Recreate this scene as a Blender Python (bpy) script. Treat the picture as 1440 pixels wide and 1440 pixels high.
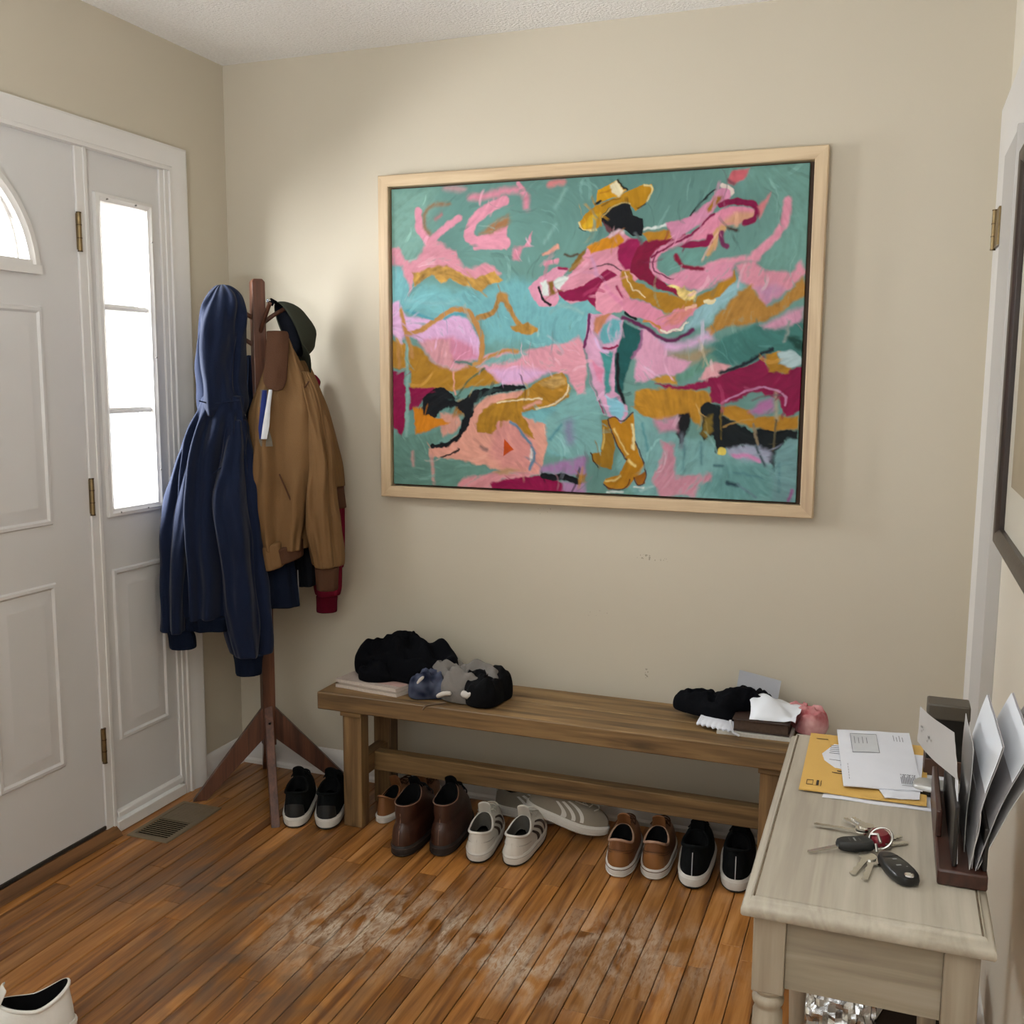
import bpy, bmesh, math, random
import numpy as np
from mathutils import Matrix, Vector, noise
for o in list(bpy.data.objects): bpy.data.objects.remove(o)
scn = bpy.context.scene
COL = scn.collection
PI = math.pi
random.seed(7)

# ------------------------------------------------------------------ camera
cam_d = bpy.data.cameras.new('camera'); cam = bpy.data.objects.new('camera', cam_d); COL.objects.link(cam)
cam_d.sensor_width = 36; cam_d.lens = 35.93; cam_d.clip_start = .02
CAM_R = ((0.93662872, -0.05183402, 0.34646771), (0.35027145, 0.12149637, -0.92873491), (0.0060455, 0.99123754, 0.13195297))
m4 = Matrix(CAM_R).to_4x4(); m4.translation = (2.1746, -3.0250, 1.40)
cam.matrix_world = m4
scn.camera = cam

# ------------------------------------------------------------------ world, lights, exposure
scn.view_settings.view_transform = 'Standard'; scn.view_settings.look = 'None'
scn.view_settings.gamma = 1; scn.view_settings.use_curve_mapping = False
scn.view_settings.exposure = -0.1
wd = bpy.data.worlds.new('sky'); scn.world = wd; wd.use_nodes = True
bg = wd.node_tree.nodes['Background']; bg.inputs[0].default_value = (.93, .97, 1.0, 1); bg.inputs[1].default_value = 1.9

def area(name, loc, target, sx, sy, power, col):
    d = bpy.data.lights.new(name, 'AREA'); d.shape = 'RECTANGLE'; d.size = sx; d.size_y = sy; d.energy = power; d.color = col
    o = bpy.data.objects.new(name, d); COL.objects.link(o); o.location = loc
    o.rotation_euler = (Vector(target) - Vector(loc)).to_track_quat('-Z', 'Y').to_euler()
    return o
# bright overcast daylight outside the front door (comes in through the side light and the fan light)
area('porch_daylight', (-1.1, -1.75, 1.95), (1.0, -1.25, 1.35), 2.6, 2.0, 1050, (.95, .98, 1))
# living-room window behind the photographer
area('room_window_light', (1.0, -5.6, 1.8), (1.25, -.6, 1.2), 1.6, 1.0, 6, (.93, .97, 1))
# added upward fill behind the photographer, no known lamp, bounced off the ceiling
area('added_ceiling_fill', (1.5, -3.35, 1.05), (1.5, -3.2, 2.4), .5, .5, 78, (.91, .96, 1))

# ------------------------------------------------------------------ helpers
def lin(h):
    h = h.lstrip('#'); r = [int(h[i:i+2], 16) / 255 for i in (0, 2, 4)]
    return tuple(c / 12.92 if c <= .04045 else ((c + .055) / 1.055) ** 2.4 for c in r)
MATS = {}
def mat(name, hexc, rough=.6, var=0.0, vscale=8, bump=0.0, bscale=60, metal=0, stretch=(1, 1, 1), hex2=None, spec=.5, coat=0, sheen=0, world=False, detail=4):
    """principled material; noise mixes hexc -> hex2 (or a darker tone) and drives a bump"""
    if name in MATS: return MATS[name]
    if rough >= .8 and not metal: spec = min(spec, .1)
    m = bpy.data.materials.new(name); m.use_nodes = True; nt = m.node_tree; N = nt.nodes; L = nt.links
    b = N['Principled BSDF']; c = lin(hexc)
    b.inputs['Base Color'].default_value = (*c, 1); b.inputs['Roughness'].default_value = rough; b.inputs['Metallic'].default_value = metal
    b.inputs['Specular IOR Level'].default_value = spec; b.inputs['Coat Weight'].default_value = coat; b.inputs['Sheen Weight'].default_value = sheen
    if var or bump:
        if world:
            g = N.new('ShaderNodeNewGeometry'); src = g.outputs['Position']
        else:
            t = N.new('ShaderNodeTexCoord'); src = t.outputs['Object']
        mp = N.new('ShaderNodeMapping'); mp.inputs['Scale'].default_value = stretch; L.new(src, mp.inputs['Vector'])
        if var:
            n = N.new('ShaderNodeTexNoise'); n.inputs['Scale'].default_value = vscale; n.inputs['Detail'].default_value = detail
            L.new(mp.outputs[0], n.inputs['Vector'])
            r = N.new('ShaderNodeMapRange'); r.inputs[1].default_value = .3; r.inputs[2].default_value = .7; r.inputs[3].default_value = 0; r.inputs[4].default_value = var
            L.new(n.outputs['Fac'], r.inputs[0])
            mx = N.new('ShaderNodeMix'); mx.data_type = 'RGBA'; L.new(r.outputs[0], mx.inputs['Factor'])
            c2 = lin(hex2) if hex2 else tuple(v * .45 for v in c)
            mx.inputs[6].default_value = (*c, 1); mx.inputs[7].default_value = (*c2, 1); L.new(mx.outputs[2], b.inputs['Base Color'])
        if bump:
            n2 = N.new('ShaderNodeTexNoise'); n2.inputs['Scale'].default_value = bscale; n2.inputs['Detail'].default_value = 3
            L.new(mp.outputs[0], n2.inputs['Vector'])
            bp = N.new('ShaderNodeBump'); bp.inputs['Strength'].default_value = bump; bp.inputs['Distance'].default_value = .004 if bump < .9 else .007
            L.new(n2.outputs['Fac'], bp.inputs['Height']); L.new(bp.outputs[0], b.inputs['Normal'])
    MATS[name] = m
    return m

class MB:
    """collects verts / faces for one mesh"""
    def __init__(s): s.v = []; s.f = []
    def add(s, vs, fs):
        k = len(s.v); s.v += [tuple(p) for p in vs]; s.f += [tuple(i + k for i in f) for f in fs]; return s
    def box(s, x0, x1, y0, y1, z0, z1):
        v = [(x, y, z) for z in (z0, z1) for y in (y0, y1) for x in (x0, x1)]
        return s.add(v, [(0, 2, 3, 1), (4, 5, 7, 6), (0, 1, 5, 4), (2, 6, 7, 3), (0, 4, 6, 2), (1, 3, 7, 5)])
    def obox(s, c, ax, ay, az, hx, hy, hz):
        c = Vector(c); ax = Vector(ax).normalized(); ay = Vector(ay).normalized(); az = Vector(az).normalized()
        v = [c + ax * (i * hx) + ay * (j * hy) + az * (k * hz) for k in (-1, 1) for j in (-1, 1) for i in (-1, 1)]
        return s.add(v, [(0, 2, 3, 1), (4, 5, 7, 6), (0, 1, 5, 4), (2, 6, 7, 3), (0, 4, 6, 2), (1, 3, 7, 5)])
    def rings(s, rings, closed=True, cap=(True, True)):
        n = len(rings[0]); k = len(s.v)
        for r in rings: s.v += [tuple(p) for p in r]
        for i in range(len(rings) - 1):
            for j in range(n if closed else n - 1):
                a = k + i * n + j; b = k + i * n + (j + 1) % n
                s.f.append((a, b, b + n, a + n))
        if cap[0]: s.f.append(tuple(k + j for j in range(n - 1, -1, -1)))
        if cap[1]: s.f.append(tuple(k + (len(rings) - 1) * n + j for j in range(n)))
        return s
    def tube(s, path, rad, n=8, cap=True):
        P = [Vector(p) for p in path]; rs = []
        R = rad if hasattr(rad, '__len__') else [rad] * len(P)
        up = Vector((0, 0, 1))
        for i, p in enumerate(P):
            t = (P[min(i + 1, len(P) - 1)] - P[max(i - 1, 0)]).normalized()
            a = t.cross(up)
            if a.length < 1e-3: a = t.cross(Vector((1, 0, 0)))
            a.normalize(); b = t.cross(a).normalized(); up = -b if b.z < 0 and abs(t.z) < .9 else (b if abs(t.z) < .9 else up)
            rs.append([p + a * (math.cos(2 * PI * j / n) * R[i]) + b * (math.sin(2 * PI * j / n) * R[i]) for j in range(n)])
        return s.rings(rs, True, (cap, cap))
    def lathe(s, prof, n=20, c=(0, 0, 0)):
        rs = [[(c[0] + r * math.cos(2 * PI * j / n), c[1] + r * math.sin(2 * PI * j / n), c[2] + z) for j in range(n)] for r, z in prof]
        return s.rings(rs)
    def grid(s, nu, nv, fn):
        k = len(s.v)
        for i in range(nu):
            for j in range(nv): s.v.append(tuple(fn(i / (nu - 1), j / (nv - 1))))
        for i in range(nu - 1):
            for j in range(nv - 1):
                a = k + i * nv + j; s.f.append((a, a + nv, a + nv + 1, a + 1))
        return s
    def sheet(s, nu, nv, fn, t=.0006):
        """thin closed sheet: grid on both sides along z thickness given by t (vector or float)"""
        tv = Vector(t) if hasattr(t, '__len__') else Vector((0, 0, t))
        k = len(s.v); n = nu * nv
        for q in (0, 1):
            for i in range(nu):
                for j in range(nv):
                    p = Vector(fn(i / (nu - 1), j / (nv - 1))); s.v.append(tuple(p + tv * q))
        for i in range(nu - 1):
            for j in range(nv - 1):
                a = k + i * nv + j; s.f.append((a, a + 1, a + nv + 1, a + nv)); s.f.append((a + n, a + n + nv, a + n + nv + 1, a + n + 1))
        edge = [i * nv for i in range(nu)] + [(nu - 1) * nv + j for j in range(1, nv)] + [i * nv + nv - 1 for i in range(nu - 2, -1, -1)] + [j for j in range(nv - 2, 0, -1)]
        for a, b in zip(edge, edge[1:] + edge[:1]): s.f.append((k + a, k + b, k + b + n, k + a + n))
        return s
    def prism(s, poly, z0, z1):
        return s.rings([[(x, y, z0) for x, y in poly], [(x, y, z1) for x, y in poly]])
    def build(s, name, m, parent=None, smooth=True, bevel=0, seg=2, world=False, sub=0, angle=40):
        me = bpy.data.meshes.new(name); vs = s.v
        if world and parent is not None:
            inv = root_matrix(parent).inverted(); vs = [inv @ Vector(p) for p in vs]
        me.from_pydata([tuple(p) for p in vs], [], s.f); me.update()
        bm = bmesh.new(); bm.from_mesh(me); bmesh.ops.recalc_face_normals(bm, faces=bm.faces); bm.to_mesh(me); bm.free()
        o = bpy.data.objects.new(name, me); COL.objects.link(o)
        if m is not None: me.materials.append(m)
        if bevel:
            b = o.modifiers.new('bevel', 'BEVEL'); b.width = bevel; b.segments = seg; b.limit_method = 'ANGLE'; b.angle_limit = math.radians(35)
        if sub:
            q = o.modifiers.new('sub', 'SUBSURF'); q.levels = sub; q.render_levels = sub
        if smooth:
            me.polygons.foreach_set('use_smooth', [True] * len(me.polygons))
            if not sub: me.set_sharp_from_angle(angle=math.radians(angle))
        if parent is not None: o.parent = parent
        return o
def root_matrix(o):
    m = Matrix.LocRotScale(o.location, o.rotation_euler, None)
    return root_matrix(o.parent) @ m if o.parent else m
def thing(name, label, cat, loc=(0, 0, 0), rotz=0, group=None, rot=None):
    o = bpy.data.objects.new(name, None); COL.objects.link(o); o.empty_display_size = .05
    o.location = loc; o.rotation_euler = rot if rot else (0, 0, rotz)
    return tag(o, label, cat, group)
def tag(o, label=None, cat=None, group=None, kind=None):
    if label: o['label'] = label
    if cat: o['category'] = cat
    if group: o['group'] = group
    if kind: o['kind'] = kind
    return o
def struct(o): o['kind'] = 'structure'; return o
def lerp(a, b, t): return a + (b - a) * t
def smooth(t): t = max(0, min(1, t)); return t * t * (3 - 2 * t)
def interp(rows, t):
    """rows: list of tuples sorted by first entry; smooth (catmull) interpolation of the rest"""
    n = len(rows)
    if t <= rows[0][0]: return rows[0][1:]
    if t >= rows[-1][0]: return rows[-1][1:]
    for i in range(n - 1):
        if rows[i][0] <= t <= rows[i + 1][0]: break
    p1, p2 = rows[i], rows[i + 1]; p0 = rows[max(i - 1, 0)]; p3 = rows[min(i + 2, n - 1)]
    h = p2[0] - p1[0]; s = (t - p1[0]) / h; out = []
    for k in range(1, len(p1)):
        m1 = (p2[k] - p0[k]) / max(p2[0] - p0[0], 1e-9) * h; m2 = (p3[k] - p1[k]) / max(p3[0] - p1[0], 1e-9) * h
        out.append((2*s**3 - 3*s**2 + 1) * p1[k] + (s**3 - 2*s**2 + s) * m1 + (-2*s**3 + 3*s**2) * p2[k] + (s**3 - s**2) * m2)
    return tuple(out)
def nz(x, y=0, z=0): return noise.noise(Vector((x, y, z)))

# ------------------------------------------------------------------ materials
WALL = mat('wall_paint', 'c5bcaa', .75, .12, 2.5, .05, 220, hex2='bcb2a0', spec=.3, world=True)
def wall_marks():
    """small scuff marks on the back wall paint"""
    m = WALL.copy(); m.name = 'wall_paint_back'; nt = m.node_tree; N = nt.nodes; L = nt.links; b = N['Principled BSDF']
    src = b.inputs['Base Color'].links[0].from_socket
    g = N.new('ShaderNodeNewGeometry'); n = N.new('ShaderNodeTexNoise'); n.inputs['Scale'].default_value = 110; n.inputs['Detail'].default_value = 2
    L.new(g.outputs['Position'], n.inputs['Vector'])
    tot = None
    for cx, cz, rx, rz, th in ((1.475, .853, .03, .01, .6), (1.53, .85, .03, .008, .6), (1.495, .49, .006, .02, .55), (1.15, .98, .05, .02, .66), (1.33, .665, .05, .01, .66)):
        mp = N.new('ShaderNodeMapping'); mp.vector_type = 'POINT'; mp.inputs['Location'].default_value = (-cx / rx, 0, -cz / rz); mp.inputs['Scale'].default_value = (1 / rx, 0, 1 / rz)
        L.new(g.outputs['Position'], mp.inputs[0])
        ln = N.new('ShaderNodeVectorMath'); ln.operation = 'LENGTH'; L.new(mp.outputs[0], ln.inputs[0])
        a = N.new('ShaderNodeMath'); a.operation = 'LESS_THAN'; a.inputs[1].default_value = 1; L.new(ln.outputs['Value'], a.inputs[0])
        c = N.new('ShaderNodeMath'); c.operation = 'GREATER_THAN'; c.inputs[1].default_value = th; L.new(n.outputs['Fac'], c.inputs[0])
        d = N.new('ShaderNodeMath'); d.operation = 'MULTIPLY'; L.new(a.outputs[0], d.inputs[0]); L.new(c.outputs[0], d.inputs[1])
        if tot is None: tot = d.outputs[0]
        else:
            e = N.new('ShaderNodeMath'); e.operation = 'MAXIMUM'; L.new(tot, e.inputs[0]); L.new(d.outputs[0], e.inputs[1]); tot = e.outputs[0]
    f = N.new('ShaderNodeMath'); f.operation = 'MULTIPLY'; f.inputs[1].default_value = .55; L.new(tot, f.inputs[0])
    mx = N.new('ShaderNodeMix'); mx.data_type = 'RGBA'; L.new(f.outputs[0], mx.inputs['Factor']); L.new(src, mx.inputs[6]); mx.inputs[7].default_value = (.13, .1, .07, 1)
    L.new(mx.outputs[2], b.inputs['Base Color'])
    return m
WALLB = wall_marks()
CEIL = mat('ceiling_popcorn', 'fdfcfa', .95, .28, 120, 1.0, 120, hex2='c8c5be', spec=.1, world=True)
WHITE = mat('white_trim_paint', 'd9d6d2', .42, .06, 6, .02, 40, hex2='cbc7c2', world=True)
DOORW = mat('white_door_paint', 'd2d0ce', .45, .08, 4, .02, 60, hex2='c2bfbc', world=True)
BRASS = mat('aged_brass', '8a7654', .38, .4, 60, .1, 200, metal=.9)
DARKGAP = mat('dark_gap', '16120f', .8)
GLASSM = bpy.data.materials.new('window_glass'); GLASSM.use_nodes = True
def _glass(m, gl=.06):
    nt = m.node_tree; nt.nodes.clear(); o = nt.nodes.new('ShaderNodeOutputMaterial'); t = nt.nodes.new('ShaderNodeBsdfTransparent'); g = nt.nodes.new('ShaderNodeBsdfGlossy')
    g.inputs['Roughness'].default_value = .02; mx = nt.nodes.new('ShaderNodeMixShader'); mx.inputs[0].default_value = gl
    nt.links.new(t.outputs[0], mx.inputs[1]); nt.links.new(g.outputs[0], mx.inputs[2]); nt.links.new(mx.outputs[0], o.inputs[0])
_glass(GLASSM)

def wood(name, c1, c2, axis='x', scale=1.0, rough=.5, knots=True, c3=None, rnd=0, coat=0, wear=None):
    """wood with grain along one axis; rnd > 0 shifts tone per object"""
    if name in MATS: return MATS[name]
    m = bpy.data.materials.new(name); m.use_nodes = True; nt = m.node_tree; N = nt.nodes; L = nt.links; b = N['Principled BSDF']
    b.inputs['Roughness'].default_value = rough; b.inputs['Coat Weight'].default_value = coat; b.inputs['Coat Roughness'].default_value = .3
    t = N.new('ShaderNodeTexCoord'); oi = N.new('ShaderNodeObjectInfo')
    ad = N.new('ShaderNodeVectorMath'); ad.operation = 'MULTIPLY_ADD'; cb = N.new('ShaderNodeCombineXYZ')
    for i in range(3): L.new(oi.outputs['Random'], cb.inputs[i])
    L.new(cb.outputs[0], ad.inputs[0]); ad.inputs[1].default_value = (13, 7, 5); L.new(t.outputs['Object'], ad.inputs[2])
    mp = N.new('ShaderNodeMapping'); st = {'x': (2.2, 38, 38), 'y': (38, 2.2, 38), 'z': (38, 38, 2.2)}[axis]
    mp.inputs['Scale'].default_value = tuple(v * scale for v in st); L.new(ad.outputs[0], mp.inputs['Vector'])
    n1 = N.new('ShaderNodeTexNoise'); n1.inputs['Scale'].default_value = 1; n1.inputs['Detail'].default_value = 6; n1.inputs['Distortion'].default_value = .9; L.new(mp.outputs[0], n1.inputs['Vector'])
    n2 = N.new('ShaderNodeTexNoise'); n2.inputs['Scale'].default_value = 5; n2.inputs['Detail'].default_value = 3; L.new(mp.outputs[0], n2.inputs['Vector'])
    cr = N.new('ShaderNodeValToRGB'); e = cr.color_ramp.elements
    e[0].position = .3; e[0].color = (*lin(c2), 1); e[1].position = .68; e[1].color = (*lin(c1), 1)
    if c3: q = cr.color_ramp.elements.new(.5); q.color = (*lin(c3), 1)
    mm = N.new('ShaderNodeMath'); mm.operation = 'MULTIPLY_ADD'; L.new(n2.outputs['Fac'], mm.inputs[0]); mm.inputs[1].default_value = .3; mm.inputs[2].default_value = -.15
    m2 = N.new('ShaderNodeMath'); m2.operation = 'ADD'; L.new(n1.outputs['Fac'], m2.inputs[0]); L.new(mm.outputs[0], m2.inputs[1])
    L.new(m2.outputs[0], cr.inputs[0]); out = cr.outputs[0]
    if rnd:
        mr = N.new('ShaderNodeMapRange'); mr.inputs[3].default_value = 1 - rnd; mr.inputs[4].default_value = 1 + rnd; L.new(oi.outputs['Random'], mr.inputs[0])
        hs = N.new('ShaderNodeHueSaturation'); L.new(mr.outputs[0], hs.inputs['Value']); L.new(out, hs.inputs['Color']); out = hs.outputs[0]
    rsock = None
    if wear:
        out, rsock = wear(nt, out, m2.outputs[0])
    if knots:
        v = N.new('ShaderNodeTexVoronoi'); v.inputs['Scale'].default_value = 1
        mp2 = N.new('ShaderNodeMapping'); s2 = {'x': (2.2, 9, 9), 'y': (9, 2.2, 9), 'z': (9, 9, 2.2)}[axis]; mp2.inputs['Scale'].default_value = s2
        L.new(ad.outputs[0], mp2.inputs[0]); L.new(mp2.outputs[0], v.inputs['Vector'])
        lt = N.new('ShaderNodeMapRange'); lt.inputs[1].default_value = .05; lt.inputs[2].default_value = .12; lt.inputs[3].default_value = .75; lt.inputs[4].default_value = 0; L.new(v.outputs['Distance'], lt.inputs[0])
        mx = N.new('ShaderNodeMix'); mx.data_type = 'RGBA'; L.new(lt.outputs[0], mx.inputs['Factor']); L.new(out, mx.inputs[6]); mx.inputs[7].default_value = (*[x * .35 for x in lin(c2)], 1); out = mx.outputs[2]
    L.new(out, b.inputs['Base Color'])
    if rsock is not None: L.new(rsock, b.inputs['Roughness'])
    bp = N.new('ShaderNodeBump'); bp.inputs['Strength'].default_value = .12; bp.inputs['Distance'].default_value = .002; L.new(m2.outputs[0], bp.inputs['Height']); L.new(bp.outputs[0], b.inputs['Normal'])
    MATS[name] = m
    return m
def floor_wear(nt, col, grain):
    """traffic wear: pale scratched finish in the middle of the room, grey grime nearer the door"""
    N = nt.nodes; L = nt.links; g = N.new('ShaderNodeNewGeometry')
    def blob(cx, cy, rx, ry, rot=0):
        mp = N.new('ShaderNodeMapping'); mp.vector_type = 'TEXTURE'; mp.inputs['Location'].default_value = (cx, cy, 0); mp.inputs['Rotation'].default_value = (0, 0, rot); mp.inputs['Scale'].default_value = (rx, ry, 1)
        L.new(g.outputs['Position'], mp.inputs[0]); ln = N.new('ShaderNodeVectorMath'); ln.operation = 'LENGTH'; L.new(mp.outputs[0], ln.inputs[0])
        r = N.new('ShaderNodeMapRange'); r.inputs[1].default_value = 1; r.inputs[2].default_value = .25; r.inputs[3].default_value = 0; r.inputs[4].default_value = 1; L.new(ln.outputs['Value'], r.inputs[0]); return r.outputs[0]
    def mth(op, a, b):
        q = N.new('ShaderNodeMath'); q.operation = op
        for i, s in enumerate((a, b)):
            if isinstance(s, (int, float)): q.inputs[i].default_value = s
            else: L.new(s, q.inputs[i])
        return q.outputs[0]
    def nse(scale, st, lo, hi, det=5):
        mp = N.new('ShaderNodeMapping'); mp.inputs['Scale'].default_value = st; L.new(g.outputs['Position'], mp.inputs[0])
        n = N.new('ShaderNodeTexNoise'); n.inputs['Scale'].default_value = scale; n.inputs['Detail'].default_value = det; n.inputs['Distortion'].default_value = 1.2; L.new(mp.outputs[0], n.inputs['Vector'])
        r = N.new('ShaderNodeMapRange'); r.inputs[1].default_value = lo; r.inputs[2].default_value = hi; L.new(n.outputs['Fac'], r.inputs[0]); return r.outputs[0]
    pale = mth('MAXIMUM', mth('MAXIMUM', blob(.95, -.84, .33, .3, .3), blob(1.28, -.82, .42, .2, -.35)), mth('MULTIPLY', blob(1.62, -.72, .35, .25), .6))
    pale = mth('MULTIPLY', pale, nse(8, (2.2, 1, 1), .38, .6))
    pale = mth('MULTIPLY', mth('MULTIPLY', pale, nse(55, (2.5, .6, 1), .3, .55)), 1.0)
    grime = mth('MAXIMUM', blob(.5, -.8, .4, .32, .5), blob(.8, -1.15, .5, .3))
    grime = mth('MULTIPLY', mth('MULTIPLY', grime, nse(6, (2, 1, 1), .36, .6)), .75)
    m1 = N.new('ShaderNodeMix'); m1.data_type = 'RGBA'; L.new(grime, m1.inputs['Factor']); L.new(col, m1.inputs[6]); m1.inputs[7].default_value = (*lin('5c5048'), 1)
    m2 = N.new('ShaderNodeMix'); m2.data_type = 'RGBA'; L.new(pale, m2.inputs['Factor']); L.new(m1.outputs[2], m2.inputs[6]); m2.inputs[7].default_value = (*lin('cdbba6'), 1)
    ro = mth('ADD', mth('MULTIPLY', pale, .35), .3)
    return m2.outputs[2], ro
FLOORM = wood('oak_floor', 'b37f4a', '6c4120', 'y', .9, .36, False, c3='98642f', rnd=.27, wear=floor_wear)
BENCHW = wood('rustic_pine', '8d7048', '4e3b24', 'x', .8, .55, True, c3='755a38', rnd=.12)
BENCHZ = wood('rustic_pine_upright', '896c46', '4e3b24', 'z', .8, .55, True, c3='715636', rnd=.12)
RACKW = wood('walnut_stain', '6a4330', '3e251a', 'z', .9, .42, False, c3='573526')
FRAMEW = wood('pale_ash', 'cfb896', 'b1977a', 'x', .8, .5, True, c3='c3aa88')
FRAMEV = wood('pale_ash_upright', 'cfb896', 'b1977a', 'z', .8, .5, False, c3='c3aa88')
ORGW = wood('mahogany', '4a2a20', '2a1712', 'y', 1, .35, False)

# ------------------------------------------------------------------ room shell
RX, CZ, YB = 2.41, 2.425, -5.2
fl = struct(MB().box(-.12, RX + .12, YB, .12, -.06, -.021).build('floor', mat('subfloor', '1c120b', .9)))
PW = .0572
rest = MB(); k = 0; x = -.0
rp = random.Random(3)
def plank_mesh(mb, x0, x1, y0, y1, oz=0.0):
    g = .0011; c = .0018; x0 += g; x1 -= g; y0 += .0004; y1 -= .0004
    mb.rings([[(x0, y0, -.02), (x1, y0, -.02), (x1, y1, -.02), (x0, y1, -.02)], [(x0, y0, -c), (x1, y0, -c), (x1, y1, -c), (x0, y1, -c)],
              [(x0 + c, y0 + c * .4, oz), (x1 - c, y0 + c * .4, oz), (x1 - c, y1 - c * .4, oz), (x0 + c, y1 - c * .4, oz)]])
while x < RX:
    x1 = min(x + PW, RX); y = -.002 - rp.uniform(.1, .9); yt = -.001
    while yt > YB:
        y0 = max(yt - rp.uniform(.55, 1.25), YB) if yt < -.002 else yt - rp.uniform(.25, 1.1)
        w = (x1 - x)
        if yt > -1.95:
            cx, cy = (x + x1) / 2, (y0 + yt) / 2; mb = MB(); plank_mesh(mb, x - cx, x1 - cx, y0 - cy, yt - cy, -rp.uniform(0, .0005))
            o = mb.build('plank', FLOORM, fl, smooth=False); o.location = (cx, cy, 0)
        else: plank_mesh(rest, x, x1, y0, yt)
        yt = y0
    x = x1
o = rest.build('plank_field', FLOORM, fl, smooth=False); o['kind'] = 'stuff'
struct(MB().box(-.12, RX + .12, YB, .12, CZ, CZ + .1).build('ceiling', CEIL))
struct(MB().box(-.12, RX + .12, 0, .12, -.06, CZ).build('wall_back', WALLB))
wl = MB(); wl.box(-.12, 0, -.27, 0, -.06, CZ); wl.box(-.12, 0, -1.7, -.27, 2.06, CZ); wl.box(-.12, 0, YB, -1.7, -.06, CZ)
struct(wl.build('wall_left', WALL, smooth=False))
WALLR = mat('wall_paint_cream', 'e0d9ca', .7, .1, 3, .05, 220, hex2='d7cfbe', spec=.3, world=True)
struct(MB().box(RX, RX + .12, YB, 0, -.06, CZ).build('wall_right', WALLR))
# far end of the hall behind the photographer: wall with a wide window opening
wb = MB(); wb.box(-.12, RX + .12, YB - .12, YB, -.06, 1.0); wb.box(-.12, RX + .12, YB - .12, YB, 2.2, CZ); wb.box(-.12, .15, YB - .12, YB, 1.0, 2.2); wb.box(1.9, RX + .12, YB - .12, YB, 1.0, 2.2)
struct(wb.build('wall_front', WALL, smooth=False))

def nested(mb, y0, y1, z0, z1, steps, x0=0.0, sx=1):
    """raised moulding on an x = const face: steps of (inset, height)"""
    rs = []
    for ins, h in steps: rs.append([(x0 + sx * h, y0 + ins, z0 + ins), (x0 + sx * h, y1 - ins, z0 + ins), (x0 + sx * h, y1 - ins, z1 - ins), (x0 + sx * h, y0 + ins, z1 - ins)])
    mb.rings(rs, True, (False, True))
PSTEP = [(0, 0), (.004, .006), (.012, .0065), (.018, .0012), (.024, .0012), (.052, .0085), (.056, .0085)]
# --- front door
door = struct(bpy.data.objects.new('door_1', None)); COL.objects.link(door); door.location = (0, -.7, 0)
DY0, DY1 = -1.612, -.699; DC = -1.155; FR = .315; FZ = 1.668
leaf = MB(); X0, X1 = -.045, -.002
leaf.box(X0, X1, DY0, DY1, .043, 1.60)
n = 40; arch = [(DC + (FR - .03) * math.cos(PI * i / n), FZ + .03 + (FR - .03) * math.sin(PI * i / n)) for i in range(n + 1)]
def outer(i):
    a = PI * i / n; c, s = math.cos(a), math.sin(a); ky = (DY1 - DC) / max(abs(c), 1e-6); kz = (2.03 - FZ - .03) / max(s, 1e-6); q = min(ky, kz)
    return (DC + q * c, FZ + .03 + q * s)
for i in range(n):
    a0, a1 = arch[i], arch[i + 1]; b0, b1 = outer(i), outer(i + 1)
    corner = None
    if (b0[1] < 2.0299) != (b1[1] < 2.0299): corner = (b0[0] if b0[1] < 2.0299 else b1[0], 2.03)
    pl = [a0, b0] + ([corner] if corner else []) + [b1, a1]
    leaf.rings([[(X0, p[0], p[1]) for p in pl], [(X1, p[0], p[1]) for p in pl]])
leaf.box(X0, X1, DC + FR - .03, DY1, 1.60, FZ + .03); leaf.box(X0, X1, DY0, DC - FR + .03, 1.60, FZ + .03); leaf.box(X0, X1, DC - FR + .03, DC + FR - .03, 1.60, FZ + .03)
leaf.build('door_leaf', DOORW, door, smooth=False, world=True)
for (a, b) in ((-1.075, -.841), (-1.47, -1.236)):
    for (z0, z1) in ((.982, 1.578), (.284, .82)):
        mb = MB(); nested(mb, a, b, z0, z1, PSTEP, X1); mb.build('door_panel', DOORW, door, world=True, angle=25)
fr = MB()
def arcring(r, x, z=FZ, nn=40): return [(x, DC + r * math.cos(PI * i / nn), z + r * math.sin(PI * i / nn)) for i in range(nn + 1)]
prof = [(FR, X1), (FR - .004, .009), (FR - .02, .011), (FR - .026, .006), (FR - .034, .004), (FR - .036, -.02)]
fr.rings([arcring(r, xx) for r, xx in prof], False, (False, False))
fr.box(X1, .011, DC - FR, DC + FR, FZ - .006, FZ + .018); fr.box(-.01, .006, DC - FR + .02, DC + FR - .02, FZ + .018, FZ + .03)
fo = fr.build('fanlight_frame', WHITE, door, world=True)
gr = MB(); gr.rings([[(xx, DC + r * math.cos(PI * i / 40), FZ + .03 + r * math.sin(PI * i / 40)) for i in range(41)] for r, xx in ((FR - .05, -.02), (FR - .052, -.014), (FR - .06, -.014), (FR - .062, -.02))], False, (False, False))
for a in (35, 65, 90, 115, 145):
    c, s = math.cos(math.radians(a)), math.sin(math.radians(a)); gr.tube([(-.018, DC + .09 * c, FZ + .03 + .09 * s), (-.018, DC + (FR - .055) * c, FZ + .03 + (FR - .055) * s)], .006, 6)
gr.build('fanlight_grille', WHITE, door, world=True)
gl = MB(); gl.rings([arcring(FR - .02, -.026), arcring(FR - .02, -.022)]); gl.build('fanlight_glass', GLASSM, door, smooth=False, world=True)
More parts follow.
